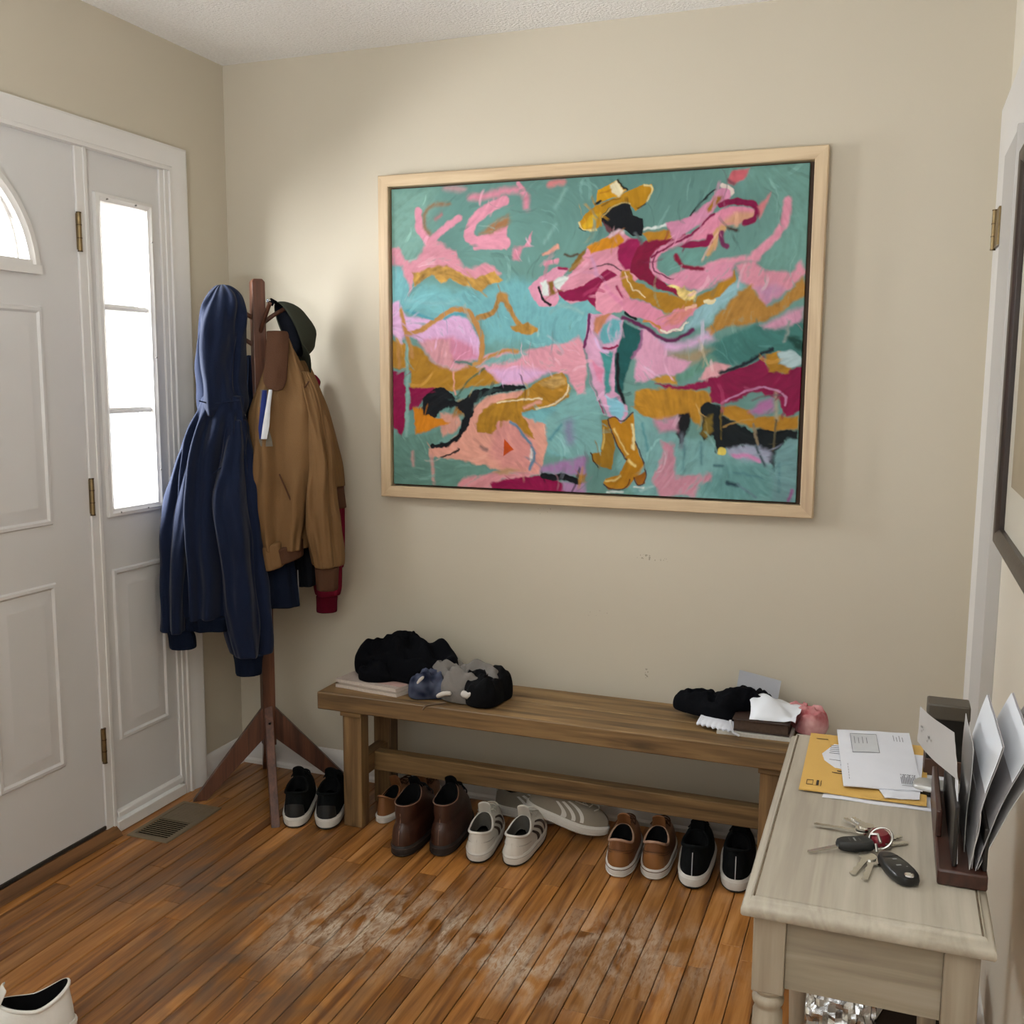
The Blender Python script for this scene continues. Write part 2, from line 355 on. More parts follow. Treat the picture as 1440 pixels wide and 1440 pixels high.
for z in (1.794, 1.046, .295):
    hg = MB(); hg.tube([(.006, -.694, z - .052), (.006, -.694, z + .052)], .0065, 10); hg.box(-.001, .003, -.699, -.668, z - .05, z + .05)
    h = hg.build('hinge', BRASS, door, world=True)
    pn = MB()
    for dz in (-.054, -.018, .018, .052): pn.tube([(.006, -.694, z + dz - .0015), (.006, -.694, z + dz + .0015)], .0073, 10)
    pn.build('hinge_pin', mat('dark_brass', '5c4b34', .4, metal=.9), h, world=True)
sw = MB(); sw.box(-.05, .004, DY0, DY1, .034, .043); sw.build('door_sweep', mat('sweep_rubber', '2a2420', .7), door, world=True)
# --- threshold
thr = MB(); thr.rings([[(-.1, yy, 0), (.03, yy, .0005), (.024, yy, .012), (.004, yy, .03), (-.1, yy, .03)] for yy in (-1.66, -.66)])
struct(thr.build('trim_1', wood('threshold_oak', '7d5632', '4c321d', 'y', 1, .5, False)))
# --- side light
win = struct(bpy.data.objects.new('window_1', None)); COL.objects.link(win); win.location = (0, -.5, 0)
SY0, SY1 = -.655, -.345; GY0, GY1, GZ0, GZ1 = -.603, -.406, .998, 1.892
sp = MB(); SX0, SX1 = -.045, -.004
sp.box(SX0, SX1, SY0, SY1, .05, GZ0); sp.box(SX0, SX1, SY0, SY1, GZ1, 2.03); sp.box(SX0, SX1, SY0, GY0, GZ0, GZ1); sp.box(SX0, SX1, GY1, SY1, GZ0, GZ1)
sp.build('side_panel', DOORW, win, smooth=False, world=True)
fm = MB()
rs = []
for ins, h in ((-.024, 0), (-.022, .009), (-.012, .012), (-.006, .008), (0, .006), (.004, -.002), (.004, -.03)):
    rs.append([(SX1 + h, GY0 + ins, GZ0 + ins), (SX1 + h, GY1 - ins, GZ0 + ins), (SX1 + h, GY1 - ins, GZ1 - ins), (SX1 + h, GY0 + ins, GZ1 - ins)])
fm.rings(rs, True, (False, False)); fm.build('window_moulding', WHITE, win, world=True, angle=25)
MZ = (1.29, 1.594)
for z in MZ:
    mb = MB(); mb.rings([[(SX1 - .018, yy, z - .009), (SX1 - .006, yy, z - .008), (SX1 - .002, yy, z), (SX1 - .006, yy, z + .008), (SX1 - .018, yy, z + .009)] for yy in (GY0, GY1)]); mb.build('muntin', WHITE, win, world=True)
for a, b in ((GZ0, MZ[0]), MZ, (MZ[1], GZ1)):
    mb = MB(); mb.box(-.03, -.026, GY0, GY1, a + .001, b - .001); mb.build('pane', GLASSM, win, smooth=False, world=True)
mb = MB(); mb.box(-.036, -.03, GY1 - .026, GY1 - .022, GZ0, GZ1); mb.box(-.036, -.03, GY0 + .016, GY0 + .02, GZ0, GZ1); mb.build('spacer_bar', WHITE, win, smooth=False, world=True)
for (yy, zz) in ((-.58, 1.9), (-.46, 1.9), (-.395, 1.8), (-.395, 1.45), (-.395, 1.1), (-.58, .986), (-.46, .986)):
    mb = MB(); mb.tube([(.004, yy, zz), (.009, yy, zz)], .0028, 8); mb.build('screw', mat('screw_grey', '8d8a86', .4, metal=.6), win, world=True)
mb = MB(); nested(mb, -.618, -.388, .284, .816, PSTEP, SX1); mb.build('raised_panel', DOORW, win, world=True, angle=25)
mb = MB(); mb.box(-.04, .012, SY0, SY1 + .01, .004, .038); mb.rings([[(SX1, yy, .05), (.012, yy, .05), (.009, yy, .066), (SX1, yy, .072)] for yy in (SY0 + .004, SY1)]); mb.build('sill_board', WHITE, win, bevel=.002, world=True)
# --- frame and casing round door and side light
tr = MB()
tr.box(-.06, .004, -.697, -.655, 0, 2.034)                       # mullion
tr.box(-.003, .007, -.668, -.655, .0, 2.034)
tr.box(-.06, .004, -1.66, -.31, 2.034, 2.062)                    # head
tr.box(-.06, .003, -.345, -.31, 0, 2.034); tr.box(-.06, .008, -.327, -.31, 0, 2.04)
tr.box(-.06, .004, -1.66, -1.614, 0, 2.034)
tr.box(-.06, .0, -.31, -.27, 0, 2.062)
struct(tr.build('trim_2', WHITE, smooth=False, bevel=.002))
CASE = [(0, .003), (.004, .012), (.014, .0125), (.018, .009), (.04, .014), (.058, .02), (.072, .021), (.078, .019), (.08, 0)]
cs = MB(); rs = []
for d, h in CASE:
    yo = -.31 + d; zo = 2.026 + d; yl = -1.614 - d
    rs.append([(h, yo, 0), (h, yo, zo), (h, yl, zo), (h, yl, 0)])
cs.rings(rs, False, (False, False)); struct(cs.build('trim_3', WHITE, angle=20))
# --- baseboards
BB = [(0, 0), (.018, 0), (.018, .012), (.013, .02), (.0125, .072), (.009, .084), (.004, .092), (0, .093)]
bb = MB(); bb.rings([[(xx, -d, z) for d, z in BB] for xx in (0, RX)]); struct(bb.build('baseboard_back', WHITE, angle=25))
bb = MB(); bb.rings([[(d, yy, z) for d, z in BB] for yy in (-.229, -.0005)]); struct(bb.build('baseboard_left', WHITE, angle=25))
bb = MB(); bb.rings([[(RX - d, yy, z) for d, z in BB] for yy in (YB, -.66)]); struct(bb.build('baseboard_right', WHITE, angle=25))
# --- casing and jamb on the right wall
rt = MB(); rs = []
for d, h in ((0, 0), (0, .02), (.01, .025), (.085, .022), (.1, .018), (.14, .012)):
    rs.append([(RX - h, -.09 - d, 0), (RX - h, -.09 - d, 2.075 - d), (RX - h, -1.5 + d, 2.075 - d)])
rt.rings(rs, False, (False, False))
ct = struct(rt.build('trim_4', WHITE, angle=20)); ct.location = (0, 0, 0)
jm = MB(); jm.box(RX, RX - .022, -.56, -.235, 0, 1.93); jm.box(RX, RX - .027, -.575, -.56, 0, 1.93)
jm.build('jamb_board', mat('jamb_shaded_white', 'b9b6b2', .5, .05, 5, .02, 40), ct, smooth=False, bevel=.0015)  # shade on the white board is put into this greyer colour
hg = MB(); hg.tube([(RX - .029, -.15, 1.72), (RX - .029, -.15, 1.815)], .006, 10); hg.box(RX - .0275, RX - .0225, -.24, -.15, 1.722, 1.813); h = hg.build('hinge', BRASS, ct)
pn = MB()
for z in (1.72, 1.752, 1.783, 1.816): pn.tube([(RX - .029, -.15, z - .0015), (RX - .029, -.15, z + .0015)], .007, 10)
pn.build('hinge_pin', mat('dark_brass', '5c4b34', .4, metal=.9), h)
# --- outdoors: walk and a garden shrub beyond the side light
struct(MB().box(-9, -.13, -7, 5, -.25, -.15).build('ground', mat('pale_concrete', 'b5b3ae', .9, .2, 3, world=True)))
sh = thing('garden_shrub', 'sunlit green garden shrub outside seen faintly through the narrow side window', 'shrub', (-3.4, .62, -.15))
LEAFM = mat('leaf_green', '9ab07a', .6, .3, 5)
lf = MB(); rr = random.Random(5)
for i in range(420):
    a = rr.uniform(0, 2 * PI); z = rr.uniform(.6, 2.15); r = .34 * math.sqrt(rr.random()) * (1.1 - abs(z - 1.35) / 1.3)
    c = Vector((r * math.cos(a), r * math.sin(a), z)); d = Vector((rr.uniform(-1, 1), rr.uniform(-1, 1), rr.uniform(-.6, .8))).normalized(); e = d.orthogonal().normalized(); l = rr.uniform(.025, .045)
    lf.add([c - d * l, c + e * l * .45, c + d * l, c - e * l * .45], [(0, 1, 2, 3)])
lo = lf.build('foliage', LEAFM, sh, smooth=False); lo['kind'] = 'stuff'
st = MB()
for i in range(7):
    a = i * .9; st.tube([(0, 0, 0), (.05 * math.cos(a), .05 * math.sin(a), .6), (.2 * math.cos(a), .2 * math.sin(a), 1.5)], [.014, .01, .004], 6)
st.build('stem', mat('bark', '6a5a48', .9), sh)

# ------------------------------------------------------------------ framed painting on the back wall
PAINT = '''
86ada2 0 30 12 0.12 -8,-6 122,1 104,132 43,176 -9,143
7fb9be 0 20 10 0.12 -10,182 43,191 51,241 82,230 239,253 300,221 361,230 533,263 535,383 402,390 256,371 239,317 112,323 38,291 -11,271
7ba69d 0 20 12 0.12 784,-12 1002,-1 1005,222 914,226 887,180 930,137 921,56 843,26
7fb9be 0 10 8 0.12 342,546 387,531 451,515 502,501 505,638 415,644 414,576 373,570
86b5b3 0 8 8 0.12 466,499 526,474 546,540 551,637 491,648 416,635 412,579 409,555
86b5b3 0 8 8 0.12 624,526 670,549 677,579 742,583 744,655 691,662 659,724 631,725 586,666
86b3b2 0 10 8 0.12 627,540 662,546 677,580 729,579 788,598 835,610 944,626 997,585 1004,734 632,752
70a09f 0 14 8 0.12 777,707 850,643 942,647 952,726 839,735
4a837d 0 12 8 0.12 796,393 822,370 874,350 939,357 998,339 1007,409 797,409
e29db0 25.2 3 4 0.12 299,44 255,56 218,84 205,113 218,136 255,143 304,140
e29db0 0 3 5 0.12 222,125 308,103 306,154 222,155
dd96a8 15.1 8 4 0.12 213,32 279,23 339,17 359,40 357,60
e29db0 10.8 3 4 0.12 335,3 353,29
a77b56 0 8 5 0.12 234,118 263,94 311,77 316,89 304,106 263,116
e29db0 20.9 3 4 0.12 74,57 74,89 100,128
e29db0 17.3 3 4 0.12 180,77 134,103 106,132
9c7a5c 7.9 6 4 0.12 157,40 113,38 89,63 91,94 104,113
b97a80 7.2 6 4 0.12 119,78 136,64
dd9aa9 0 5 6 0.12 -5,141 17,139 34,168 69,167 100,124 142,137 172,153 197,196 267,190 292,210 214,222 167,206 69,211 54,230 50,257 43,226 30,187 -5,184
c49a4e 0 3 6 0.35 56,203 86,200 125,186 163,191 197,214 230,219 276,205 298,225 263,235 243,253 197,241 172,225 155,213 133,228 112,212 91,219 62,234
e29db0 0 3 5 0.12 372,117 368,149 349,149
d994a6 0 5 5 0.12 322,155 349,147 338,181 319,177
e2a695 8.6 3 4 0.12 402,168 433,153
e29db0 11.5 3 4 0.12 408,190 432,185
dd8f90 15.1 6 4 0.12 414,10 443,8
cfa0a6 8.6 10 4 0.12 145,4 197,11
8fc0c4 6.5 8 4 0.12 42,268 120,281 180,271
9ac4c2 5 6 4 0.12 409,279 499,306
8db5ae 5.8 5 4 0.12 430,101 404,140
8fb6ae 6.5 7 4 0.12 453,23 430,65
e0b4d9 0 5 6 0.12 -6,275 20,272 38,303 112,322 146,316 180,305 209,313 235,367 247,409 180,421 133,405 81,381 55,358 24,366 -7,346
d58fa8 0 10 5 0.12 90,370 163,359 222,382 235,409 180,428 137,421
c9766a 0 8 5 0.12 120,374 142,374 167,419 144,422
b48629 0 4 6 0.12 -2,364 47,377 84,395 121,425 165,439 213,428 252,435 291,469 221,482 181,492 51,491 47,440 -3,436
d9a0a8 0 8 6 0.12 72,377 157,367 165,421 221,417 205,432 165,439 125,428
93124f 0 3 7 0.12 -8,447 34,443 34,566 22,610 12,601 -9,571
93124f 0 3 6 0.12 43,484 116,485 100,502 77,521 71,536 43,542
e3a3b1 0 5 6 0.12 252,403 298,389 356,396 431,379 489,364 508,386 510,494 488,499 465,449 413,445 375,467 307,478 283,464 252,435 232,432
e0b4d9 0 10 5 0.12 260,437 337,433 420,445 356,469 299,476
86b2b0 0 5 8 0.12 236,432 271,408 352,393 360,405 291,423
c08f52 8.8 4 4 0.12 217,430 260,410 298,392 337,394
6f968b 0 6 8 0.12 -5,605 99,599 136,583 140,609 99,636 99,659 261,659 257,690 197,707 181,732 -6,740
e2a695 0 4 6 0.12 217,537 260,504 345,488 387,513 338,549 410,569 415,623 391,690 300,688 257,675 165,662 99,657 97,638 148,623 189,593 197,563
dd9b95 0 14 5 0.12 276,565 338,567 377,606 393,685 300,681 261,646
d7a192 0 5 5 0.12 132,546 181,552 189,574 165,597 140,605 128,576
d58a1e 0 4 6 0.12 56,536 79,539 132,561 157,566 132,577 87,593 60,601
a3722a 0 8 5 0.12 181,516 221,515 213,552 165,556
0e131a 0 2 8 0.12 77,517 112,486 141,485 161,501 177,523 197,515 229,490 280,478 314,476 356,474 357,483 280,497 244,509 225,526 217,559 201,592 181,598 197,552 181,534 140,538 112,554 81,547
0e131a 10.8 2 6 0.12 197,589 177,611 148,623 107,631
0e131a 4.7 2 6 0.12 132,659 173,643 181,634
a07b76 8.1 4 4 0.12 239,630 255,635
b48629 0 3 6 0.2 227,573 244,537 284,518 341,503 353,488 394,463 454,445 473,484 462,505 432,523 387,531 346,542 373,585 381,604 361,594 315,559 288,565 268,595 231,593
c4a061 0 6 6 0.4 394,470 450,449 462,473 428,484
ecd9b4 3.7 2 4 0.12 284,520 338,513 398,506
ecd9b4 3.7 2 4 0.12 384,531 432,520 466,494 467,473
e2a695 7.4 4 4 0.12 353,531 395,513
c9571b 0 1 2 0.12 303,607 328,631 300,649
6c8ba3 6.8 3 4 0.12 319,565 354,592 375,624 381,649 370,680
dfe6e2 4.1 4 4 0.12 372,630 373,657
dd9aa0 0 5 5 0.12 179,725 197,707 280,691 393,687 339,711 281,719 265,734 177,738
c79f7c 0 5 5 0.12 273,693 308,679 343,683 300,696
a983ad 0 8 5 0.12 396,672 453,656 512,641 513,687 453,686 397,685
93124f 0 3 5 0.12 265,719 300,706 378,696 416,691 454,708 461,733 269,734
b78fb5 0 6 5 0.12 453,704 513,705 514,741 458,736
0e131a 14.2 2 5 0.12 402,694 435,695 465,693 496,704
a7772b 0 5 5 0.12 491,685 513,684 513,705 498,706
8fb5ac 8.1 4 4 0.12 41,371 41,503 35,604
c08f52 11.5 4 4 0.12 25,292 31,325 45,366 55,406
c08f52 8.8 5 4 0.12 16,366 20,432
cf9f9a 8.1 5 4 0.12 105,655 112,722
cf9f9a 6.1 6 4 0.12 53,647 56,683
e2a695 4.7 3 4 0.12 167,443 166,472 172,501
4f6a55 4.1 3 4 0.12 252,437 213,461 177,505
8f8fae 20.2 16 4 0.12 468,568 471,603
5d97a0 5.4 5 4 0.12 448,569 420,605
5b7f77 6.8 4 4 0.12 173,419 197,420 217,426
c08f52 13.7 3 4 0.12 42,352 81,346 125,316 172,290 201,294 222,313 239,348 246,386 239,420
5aa3b2 6.5 4 4 0.12 142,318 180,301 205,304
5aa3b2 5.8 4 4 0.12 42,293 112,318
b98d4c 12.2 3 5 0.3 235,314 268,307 288,277 300,268 313,292 329,326 354,338 382,347
b98d4c 23.8 4 4 0.12 294,266 300,268
bd9144 0 3 5 0.3 319,337 362,328 389,349 370,358 333,351
e29db0 17.6 4 4 0.12 956,76 956,120 925,162 889,190
e29db0 12.2 5 4 0.12 897,192 852,197 810,203 781,214
dd9aab 0 5 6 0.12 853,208 888,198 914,222 978,227 994,204 1001,234 966,262 936,280 911,294 897,264 860,240
c394b3 0 12 5 0.12 896,257 934,252 954,265 917,293
9cc3cb 0 10 8 0.12 763,303 831,249 863,237 871,256 839,288 794,336 738,349
b2853f 0 5 6 0.2 790,350 814,320 852,275 883,250 903,277 924,299 951,281 995,239 1003,272 968,303 921,328 874,341 834,343 802,365
d7a0b8 0 8 5 0.12 903,344 968,313 999,304 1001,340 922,352
e0b4d9 0 14 5 0.12 638,351 684,372 742,376 795,356 806,369 709,402 636,409
4a837d 0 8 7 0.12 798,392 856,354 898,338 937,355 1003,333 1005,395 958,395 913,402 882,421 826,425
a8977a 0 14 7 0.12 687,406 775,390 805,395 786,418 759,425 708,416
dda6c0 0 6 7 0.12 626,355 658,349 690,386 700,406 755,421 742,442 722,452 684,455 650,466 629,471
c5973f 0 4 5 0.12 667,462 691,454 731,453 728,472 681,472
6b9a8a 17.6 6 4 0.12 731,458 776,435 806,415
dfa8ae 0 4 5 0.12 777,461 790,436 816,423 847,426 830,448 800,461
93124f 0 3 6 0.12 675,473 726,475 784,464 817,453 849,436 882,426 923,407 931,437 960,446 991,432 1007,436 1004,526 973,538 956,507 936,495 894,485 852,507 832,511 802,508 801,480 744,482 709,484
1a2a33 7.4 3 5 0.12 825,444 856,433 882,420 907,404 937,394
bb8a2b 0 4 6 0.2 629,485 709,481 761,481 801,490 807,518 787,528 780,566 762,546 728,540 694,549 677,553 655,543 630,526
b98829 0 4 6 0.12 827,516 859,515 889,525 906,543 1002,536 1003,564 929,572 893,563 860,554 833,541
b48629 0 3 5 0.12 925,403 947,399 950,426 980,432 973,446 930,443
1f5048 0 5 5 0.12 963,363 1004,371 1005,395 983,392
b9cfd2 0 3 5 0.12 948,397 974,397 1001,407 1002,428 972,433 952,426
b57aa8 0 8 5 0.12 890,530 911,508 943,501 948,529 912,538
c78aae 4.7 2 4 0.12 830,510 864,489 897,479 926,475 968,489 971,514
8f9c97 6.1 4 4 0.12 971,333 962,374
b0a890 6.1 6 4 0.12 950,488 952,547
0e1a1e 0 3 8 0.12 784,523 795,512 825,512 834,543 860,554 893,570 1003,565 1002,584 972,591 956,626 946,661 940,623 914,606 882,606 849,611 831,628 816,619 811,589 791,598 783,577
86702a 0 5 5 0.12 790,543 809,536 811,577 798,594 785,586
857030 3.7 3 4 0.12 829,529 832,593
93846a 4.4 2 4 0.12 902,555 915,605
6a6248 4.7 3 4 0.12 950,549 949,615
121118 0 4 8 0.12 731,538 755,533 764,558 757,575 747,602 737,609 731,579
77808c 10.1 10 4 0.12 743,585 742,613
a9adc2 0 6 5 0.12 849,611 888,605 921,608 946,620 942,641 926,642 883,640 854,628
d596bf 9.5 4 4 0.12 863,628 896,629 920,641
e2cf6a 16.9 2 6 0.12 832,621 841,622
4b5c66 6.8 4 4 0.12 911,608 933,648
cf98ae 0 8 5 0.12 673,553 728,542 733,574 688,581
cf96a6 0 6 7 0.12 692,603 724,606 729,682 810,672 815,682 779,707 775,728 691,730 678,684 697,648
7ea5a8 0 6 5 0.12 949,628 978,589 1002,588 1005,734 950,737
2c4a55 6.8 4 4 0.12 846,692 872,698
4a737a 4.4 4 4 0.12 817,654 837,655
a06a98 7.4 4 4 0.12 986,726 993,704
6f8c96 4.7 4 4 0.12 872,696 915,723
a7c8c8 4.7 4 4 0.12 645,717 677,708
5f8d94 4.1 5 4 0.12 747,612 745,667
5f8d94 4.1 5 4 0.12 785,604 786,652
5f8d94 4.1 5 4 0.12 864,670 924,677
5a98a0 4.1 5 4 0.12 649,560 661,625
5f8d94 4.1 5 4 0.12 961,646 962,706
d9a8c4 0 2 3 0.12 514,310 561,312 598,325 595,396 579,405 580,485 610,521 612,540 597,561 565,547 553,543 533,502 520,469 516,435 503,390 508,345
c98a68 0 4 5 0.12 527,317 564,312 552,337 535,362 527,348
6fb0b8 0 5 5 0.12 540,369 549,338 573,324 593,324 594,368 574,380 550,380
4f9a98 0 4 5 0.12 539,402 576,399 567,441 569,485 553,499 555,450
e091ae 0 4 5 0.12 522,420 551,442 549,474 532,457
20605f 0 3 3 0.12 597,330 642,351 640,383 620,414 607,446 597,499 580,487 578,405 596,367
0e131a 8.2 3 4 0.12 585,405 586,473 603,515
a06a90 4.7 3 4 0.12 641,352 639,384 620,415
8fc6d6 0 4 5 0.12 557,504 583,502 604,521 598,555 571,541
93124f 5.9 2 4 0.12 550,391 569,394 586,384
d7b9dc 5.9 4 4 0.12 531,369 544,396 562,399
76275f 6.4 2 4 0.12 517,313 512,351 504,388
7f8f92 4.7 3 4 0.12 504,393 516,435 524,474 540,510 560,543
7a2a55 2.9 2 4 0.12 540,513 553,540
a27a20 0 2 3 0.12 550,555 565,554 576,585 583,621 577,657 574,674 542,662 529,654 525,638 551,631
3a2416 3.2 2 4 0.12 525,635 533,657 543,667
d8b86a 4.1 3 4 0.12 555,576 554,625
bd871c 0 2 3 0.12 565,552 581,545 597,563 625,538 632,604 642,634 658,661 640,683 616,714 569,720 556,705 562,695 594,685 606,659 611,647 582,606 572,570
a66c1b 0 2 2 0.12 633,686 658,671 659,700 640,706
f0dfa8 5.9 3 4 0.12 622,565 629,592 627,622
ecd28a 6.4 3 4 0.12 616,650 633,660
ecd28a 3.5 3 4 0.12 581,575 598,611 614,635
ecd28a 4.1 3 4 0.12 562,701 587,698 598,687
4a1a20 2.9 2 3 0.12 565,552 581,545 598,561 624,537
4a1a20 2.9 2 3 0.12 632,604 657,658 660,701 640,706 633,687
4a1a20 2.9 2 3 0.12 557,709 569,718 587,720 615,714 622,692
4a1a20 2.9 2 3 0.12 565,555 574,576 583,609 611,647
dfe6e2 3.8 3 4 0.12 565,725 606,724
dfe6e2 3.5 3 4 0.12 634,709 655,709
e29db0 0 2 4 0.12 507,155 543,141 576,118 594,133 633,157 646,169 645,218 622,242 606,305 546,314 535,304 508,274 466,288 431,257 439,237 470,213 491,186
e0a0b6 0 2 4 0.12 360,248 390,221 433,199 462,203 449,220 425,234 439,277 428,292 390,287 374,271
dfe6e2 0 3 5 0.12 424,234 449,219 464,223 449,242 436,256
8c6a2a 0 3 5 0.12 461,210 491,166 501,159 494,186 476,209
0e131a 5.9 2 5 0.12 387,246 398,272 418,287
dfe6e2 0 3 5 0.12 391,233 409,226 413,264 398,263
8c6a2a 0 4 5 0.12 410,231 425,229 425,262 416,264
93124f 7.4 3 4 0.12 438,203 457,204
5a4a3a 5 3 4 0.12 451,172 465,178 483,173
d9951f 0 3 4 0.12 503,155 543,138 581,132 592,143 585,158 543,166 515,172
93124f 0 2 4 0.12 433,252 450,259 492,246 529,227 555,208 581,221 545,241 529,264 530,299 509,279 455,280 436,265
a21c5c 0 3 4 0.12 578,157 600,143 625,144 644,160 645,184 622,214 596,210 580,189
8c0f42 0 2 4 0.12 642,148 695,142 735,132 735,145 683,160 659,185 657,207 698,249 738,270 739,281 706,267 673,256 609,216 621,168
b48629 0 3 5 0.12 615,240 643,244 664,262 705,272 753,280 786,264 812,249 851,219 852,238 822,270 793,289 753,305 699,307 654,290 615,272
b48629 0 3 4 0.12 588,211 609,214 622,242 661,262 699,268 699,282 618,278 592,248
ecd9b4 2.2 2 4 0.12 596,216 612,251 648,277
93124f 4.5 3 4 0.12 579,248 592,270 613,286
dd8fae 9.9 5 4 0.12 555,247 571,270 598,290
0e131a 2.2 2 4 0.12 513,207 544,199 570,199 588,211
d9a3c4 7.4 5 4 0.12 517,180 529,222
dd93ab 0 3 6 0.12 598,272 654,291 699,309 756,293 768,300 741,328 717,351 683,354 648,326 599,309
d98f86 0 5 5 0.12 700,319 753,293 763,300 734,329 710,339
c98b4a 6.8 3 8 0.12 648,330 672,335 687,349
efe6d6 5.1 2 9 0.12 687,349 721,348 746,329
e8d9b0 8.8 2 8 0.12 788,287 804,285
e9b9a0 7.4 2 8 0.12 743,296 760,293
6d2a5a 8.8 3 4 0.12 595,321 641,338 680,365 708,374 741,359 760,347
0e131a 7.4 2 4 0.12 602,312 627,323
dd98b0 0 5 6 0.12 701,228 737,217 790,209 851,200 844,232 805,247 772,258 732,251 699,241
d8c07e 0 3 9 0.6 700,254 721,246 769,261 759,281 726,273
c08d2c 0 3 5 0.12 638,129 701,125 743,113 746,124 702,143 649,150
dfe6e2 4.7 2 4 0.12 640,122 667,121 698,116
d997b4 0 3 4 0.12 692,114 744,101 786,67 805,46 818,33 839,48 833,64 806,79 787,106 748,127 712,148 701,135
a8792c 0 4 5 0.12 783,84 796,58 813,59 806,76 787,95
0e131a 3.7 2 4 0.12 747,99 776,60 800,43
cf6f78 0 4 5 0.12 826,30 836,5 871,3 858,28 840,37
eadbd2 8.8 2 4 0.12 814,34 831,42 836,55
8a5560 6.1 4 4 0.12 827,25 839,35
e294ad 0 3 4 0.12 741,150 774,112 813,91 832,82 884,85 888,101 866,116 827,124 808,146 803,178 788,171 789,151
d9a78a 0 8 5 0.12 814,120 839,99 884,91 884,107 853,122
8f1350 14.2 2 4 0.12 813,78 832,70 864,75 886,76 893,92 885,110 869,117
de8b90 0 5 5 0.12 892,84 922,57 911,84 897,109
d3a878 0 4 5 0.12 797,136 814,122 835,127 810,146 804,175 784,199 789,164
7d3560 11.5 3 4 0.12 815,140 819,162 833,170
4a2a22 6.1 4 4 0.12 831,129 853,132
931350 15.5 2 4 0.12 721,155 756,160 788,160 792,146
e29ab4 15.5 3 4 0.12 745,143 702,159 674,174 664,197 670,219 694,236 728,248
74a199 0 4 5 0.12 676,192 713,171 753,168 792,190 784,207 771,212 737,204 719,217 691,220
8c1a40 8.8 3 4 0.12 715,184 730,204 751,215 777,216
6d1a45 3 2 4 0.12 674,173 662,199 673,222 714,236
8a1850 5.4 2 4 0.12 797,100 752,136 702,158 662,185
0e131a 0 1 3 0.12 539,90 557,70 593,60 609,68 615,91 637,98 641,121 636,136 615,138 594,123 568,126 553,113 539,98
74474f 0 3 5 0.12 544,99 567,118 561,128 550,120
6b7275 6.4 4 4 0.12 622,132 634,154
e6c9d2 8.4 4 4 0.12 561,135 579,122 592,131
c4931d 0 1 3 0.12 487,100 503,81 536,62 567,50 605,35 637,25 656,26 660,38 649,59 634,73 621,82 606,64 588,61 557,72 539,88 543,112 522,120 501,119 487,112
dfb62c 0 4 5 0.12 494,106 516,86 540,78 526,96 518,113 501,115
e8d7a0 3.2 2 4 0.12 488,100 491,113 506,119 529,118
e8d7a0 3.7 2 4 0.12 638,26 655,29 658,40 646,62
7a5a1a 2.2 3 4 0.12 542,65 567,52 582,49
e2c98a 2.2 2 4 0.12 542,90 562,71 590,61 608,66
d6a21c 0 1 3 0.12 530,58 530,28 548,22 564,16 579,12 598,35 582,44 557,50 539,59
eadfbd 0 3 5 0.12 561,19 579,14 593,34 580,44 567,38
0e131a 3.7 2 4 0.12 578,13 598,34
0e131a 5.4 2 4 0.12 528,63 539,55
b8801a 3 3 4 0.12 538,36 564,30
0e131a 2.5 2 4 0.12 486,114 501,120
0e131a 3 3 4 0.12 626,75 641,68
'''
def fbm(n0, n1, f0, f1, seed, octs=3):
    """smooth value noise on an n0 x n1 grid"""
    rg = np.random.RandomState(seed); tot = np.zeros((n0, n1)); amp = 1
    for o in range(octs):
        a, b = max(2, int(f0 * 2 ** o)), max(2, int(f1 * 2 ** o)); g = rg.rand(a + 2, b + 2) * 2 - 1
        y = np.linspace(0, a, n0); x = np.linspace(0, b, n1); yi = y.astype(int); xi = x.astype(int); fy = y - yi; fx = x - xi
        fy = (fy * fy * (3 - 2 * fy))[:, None]; fx = (fx * fx * (3 - 2 * fx))[None, :]
        q = g[yi][:, xi] * (1 - fy) * (1 - fx) + g[yi + 1][:, xi] * fy * (1 - fx) + g[yi][:, xi + 1] * (1 - fy) * fx + g[yi + 1][:, xi + 1] * fy * fx
        tot += q * amp; amp *= .55
    return tot
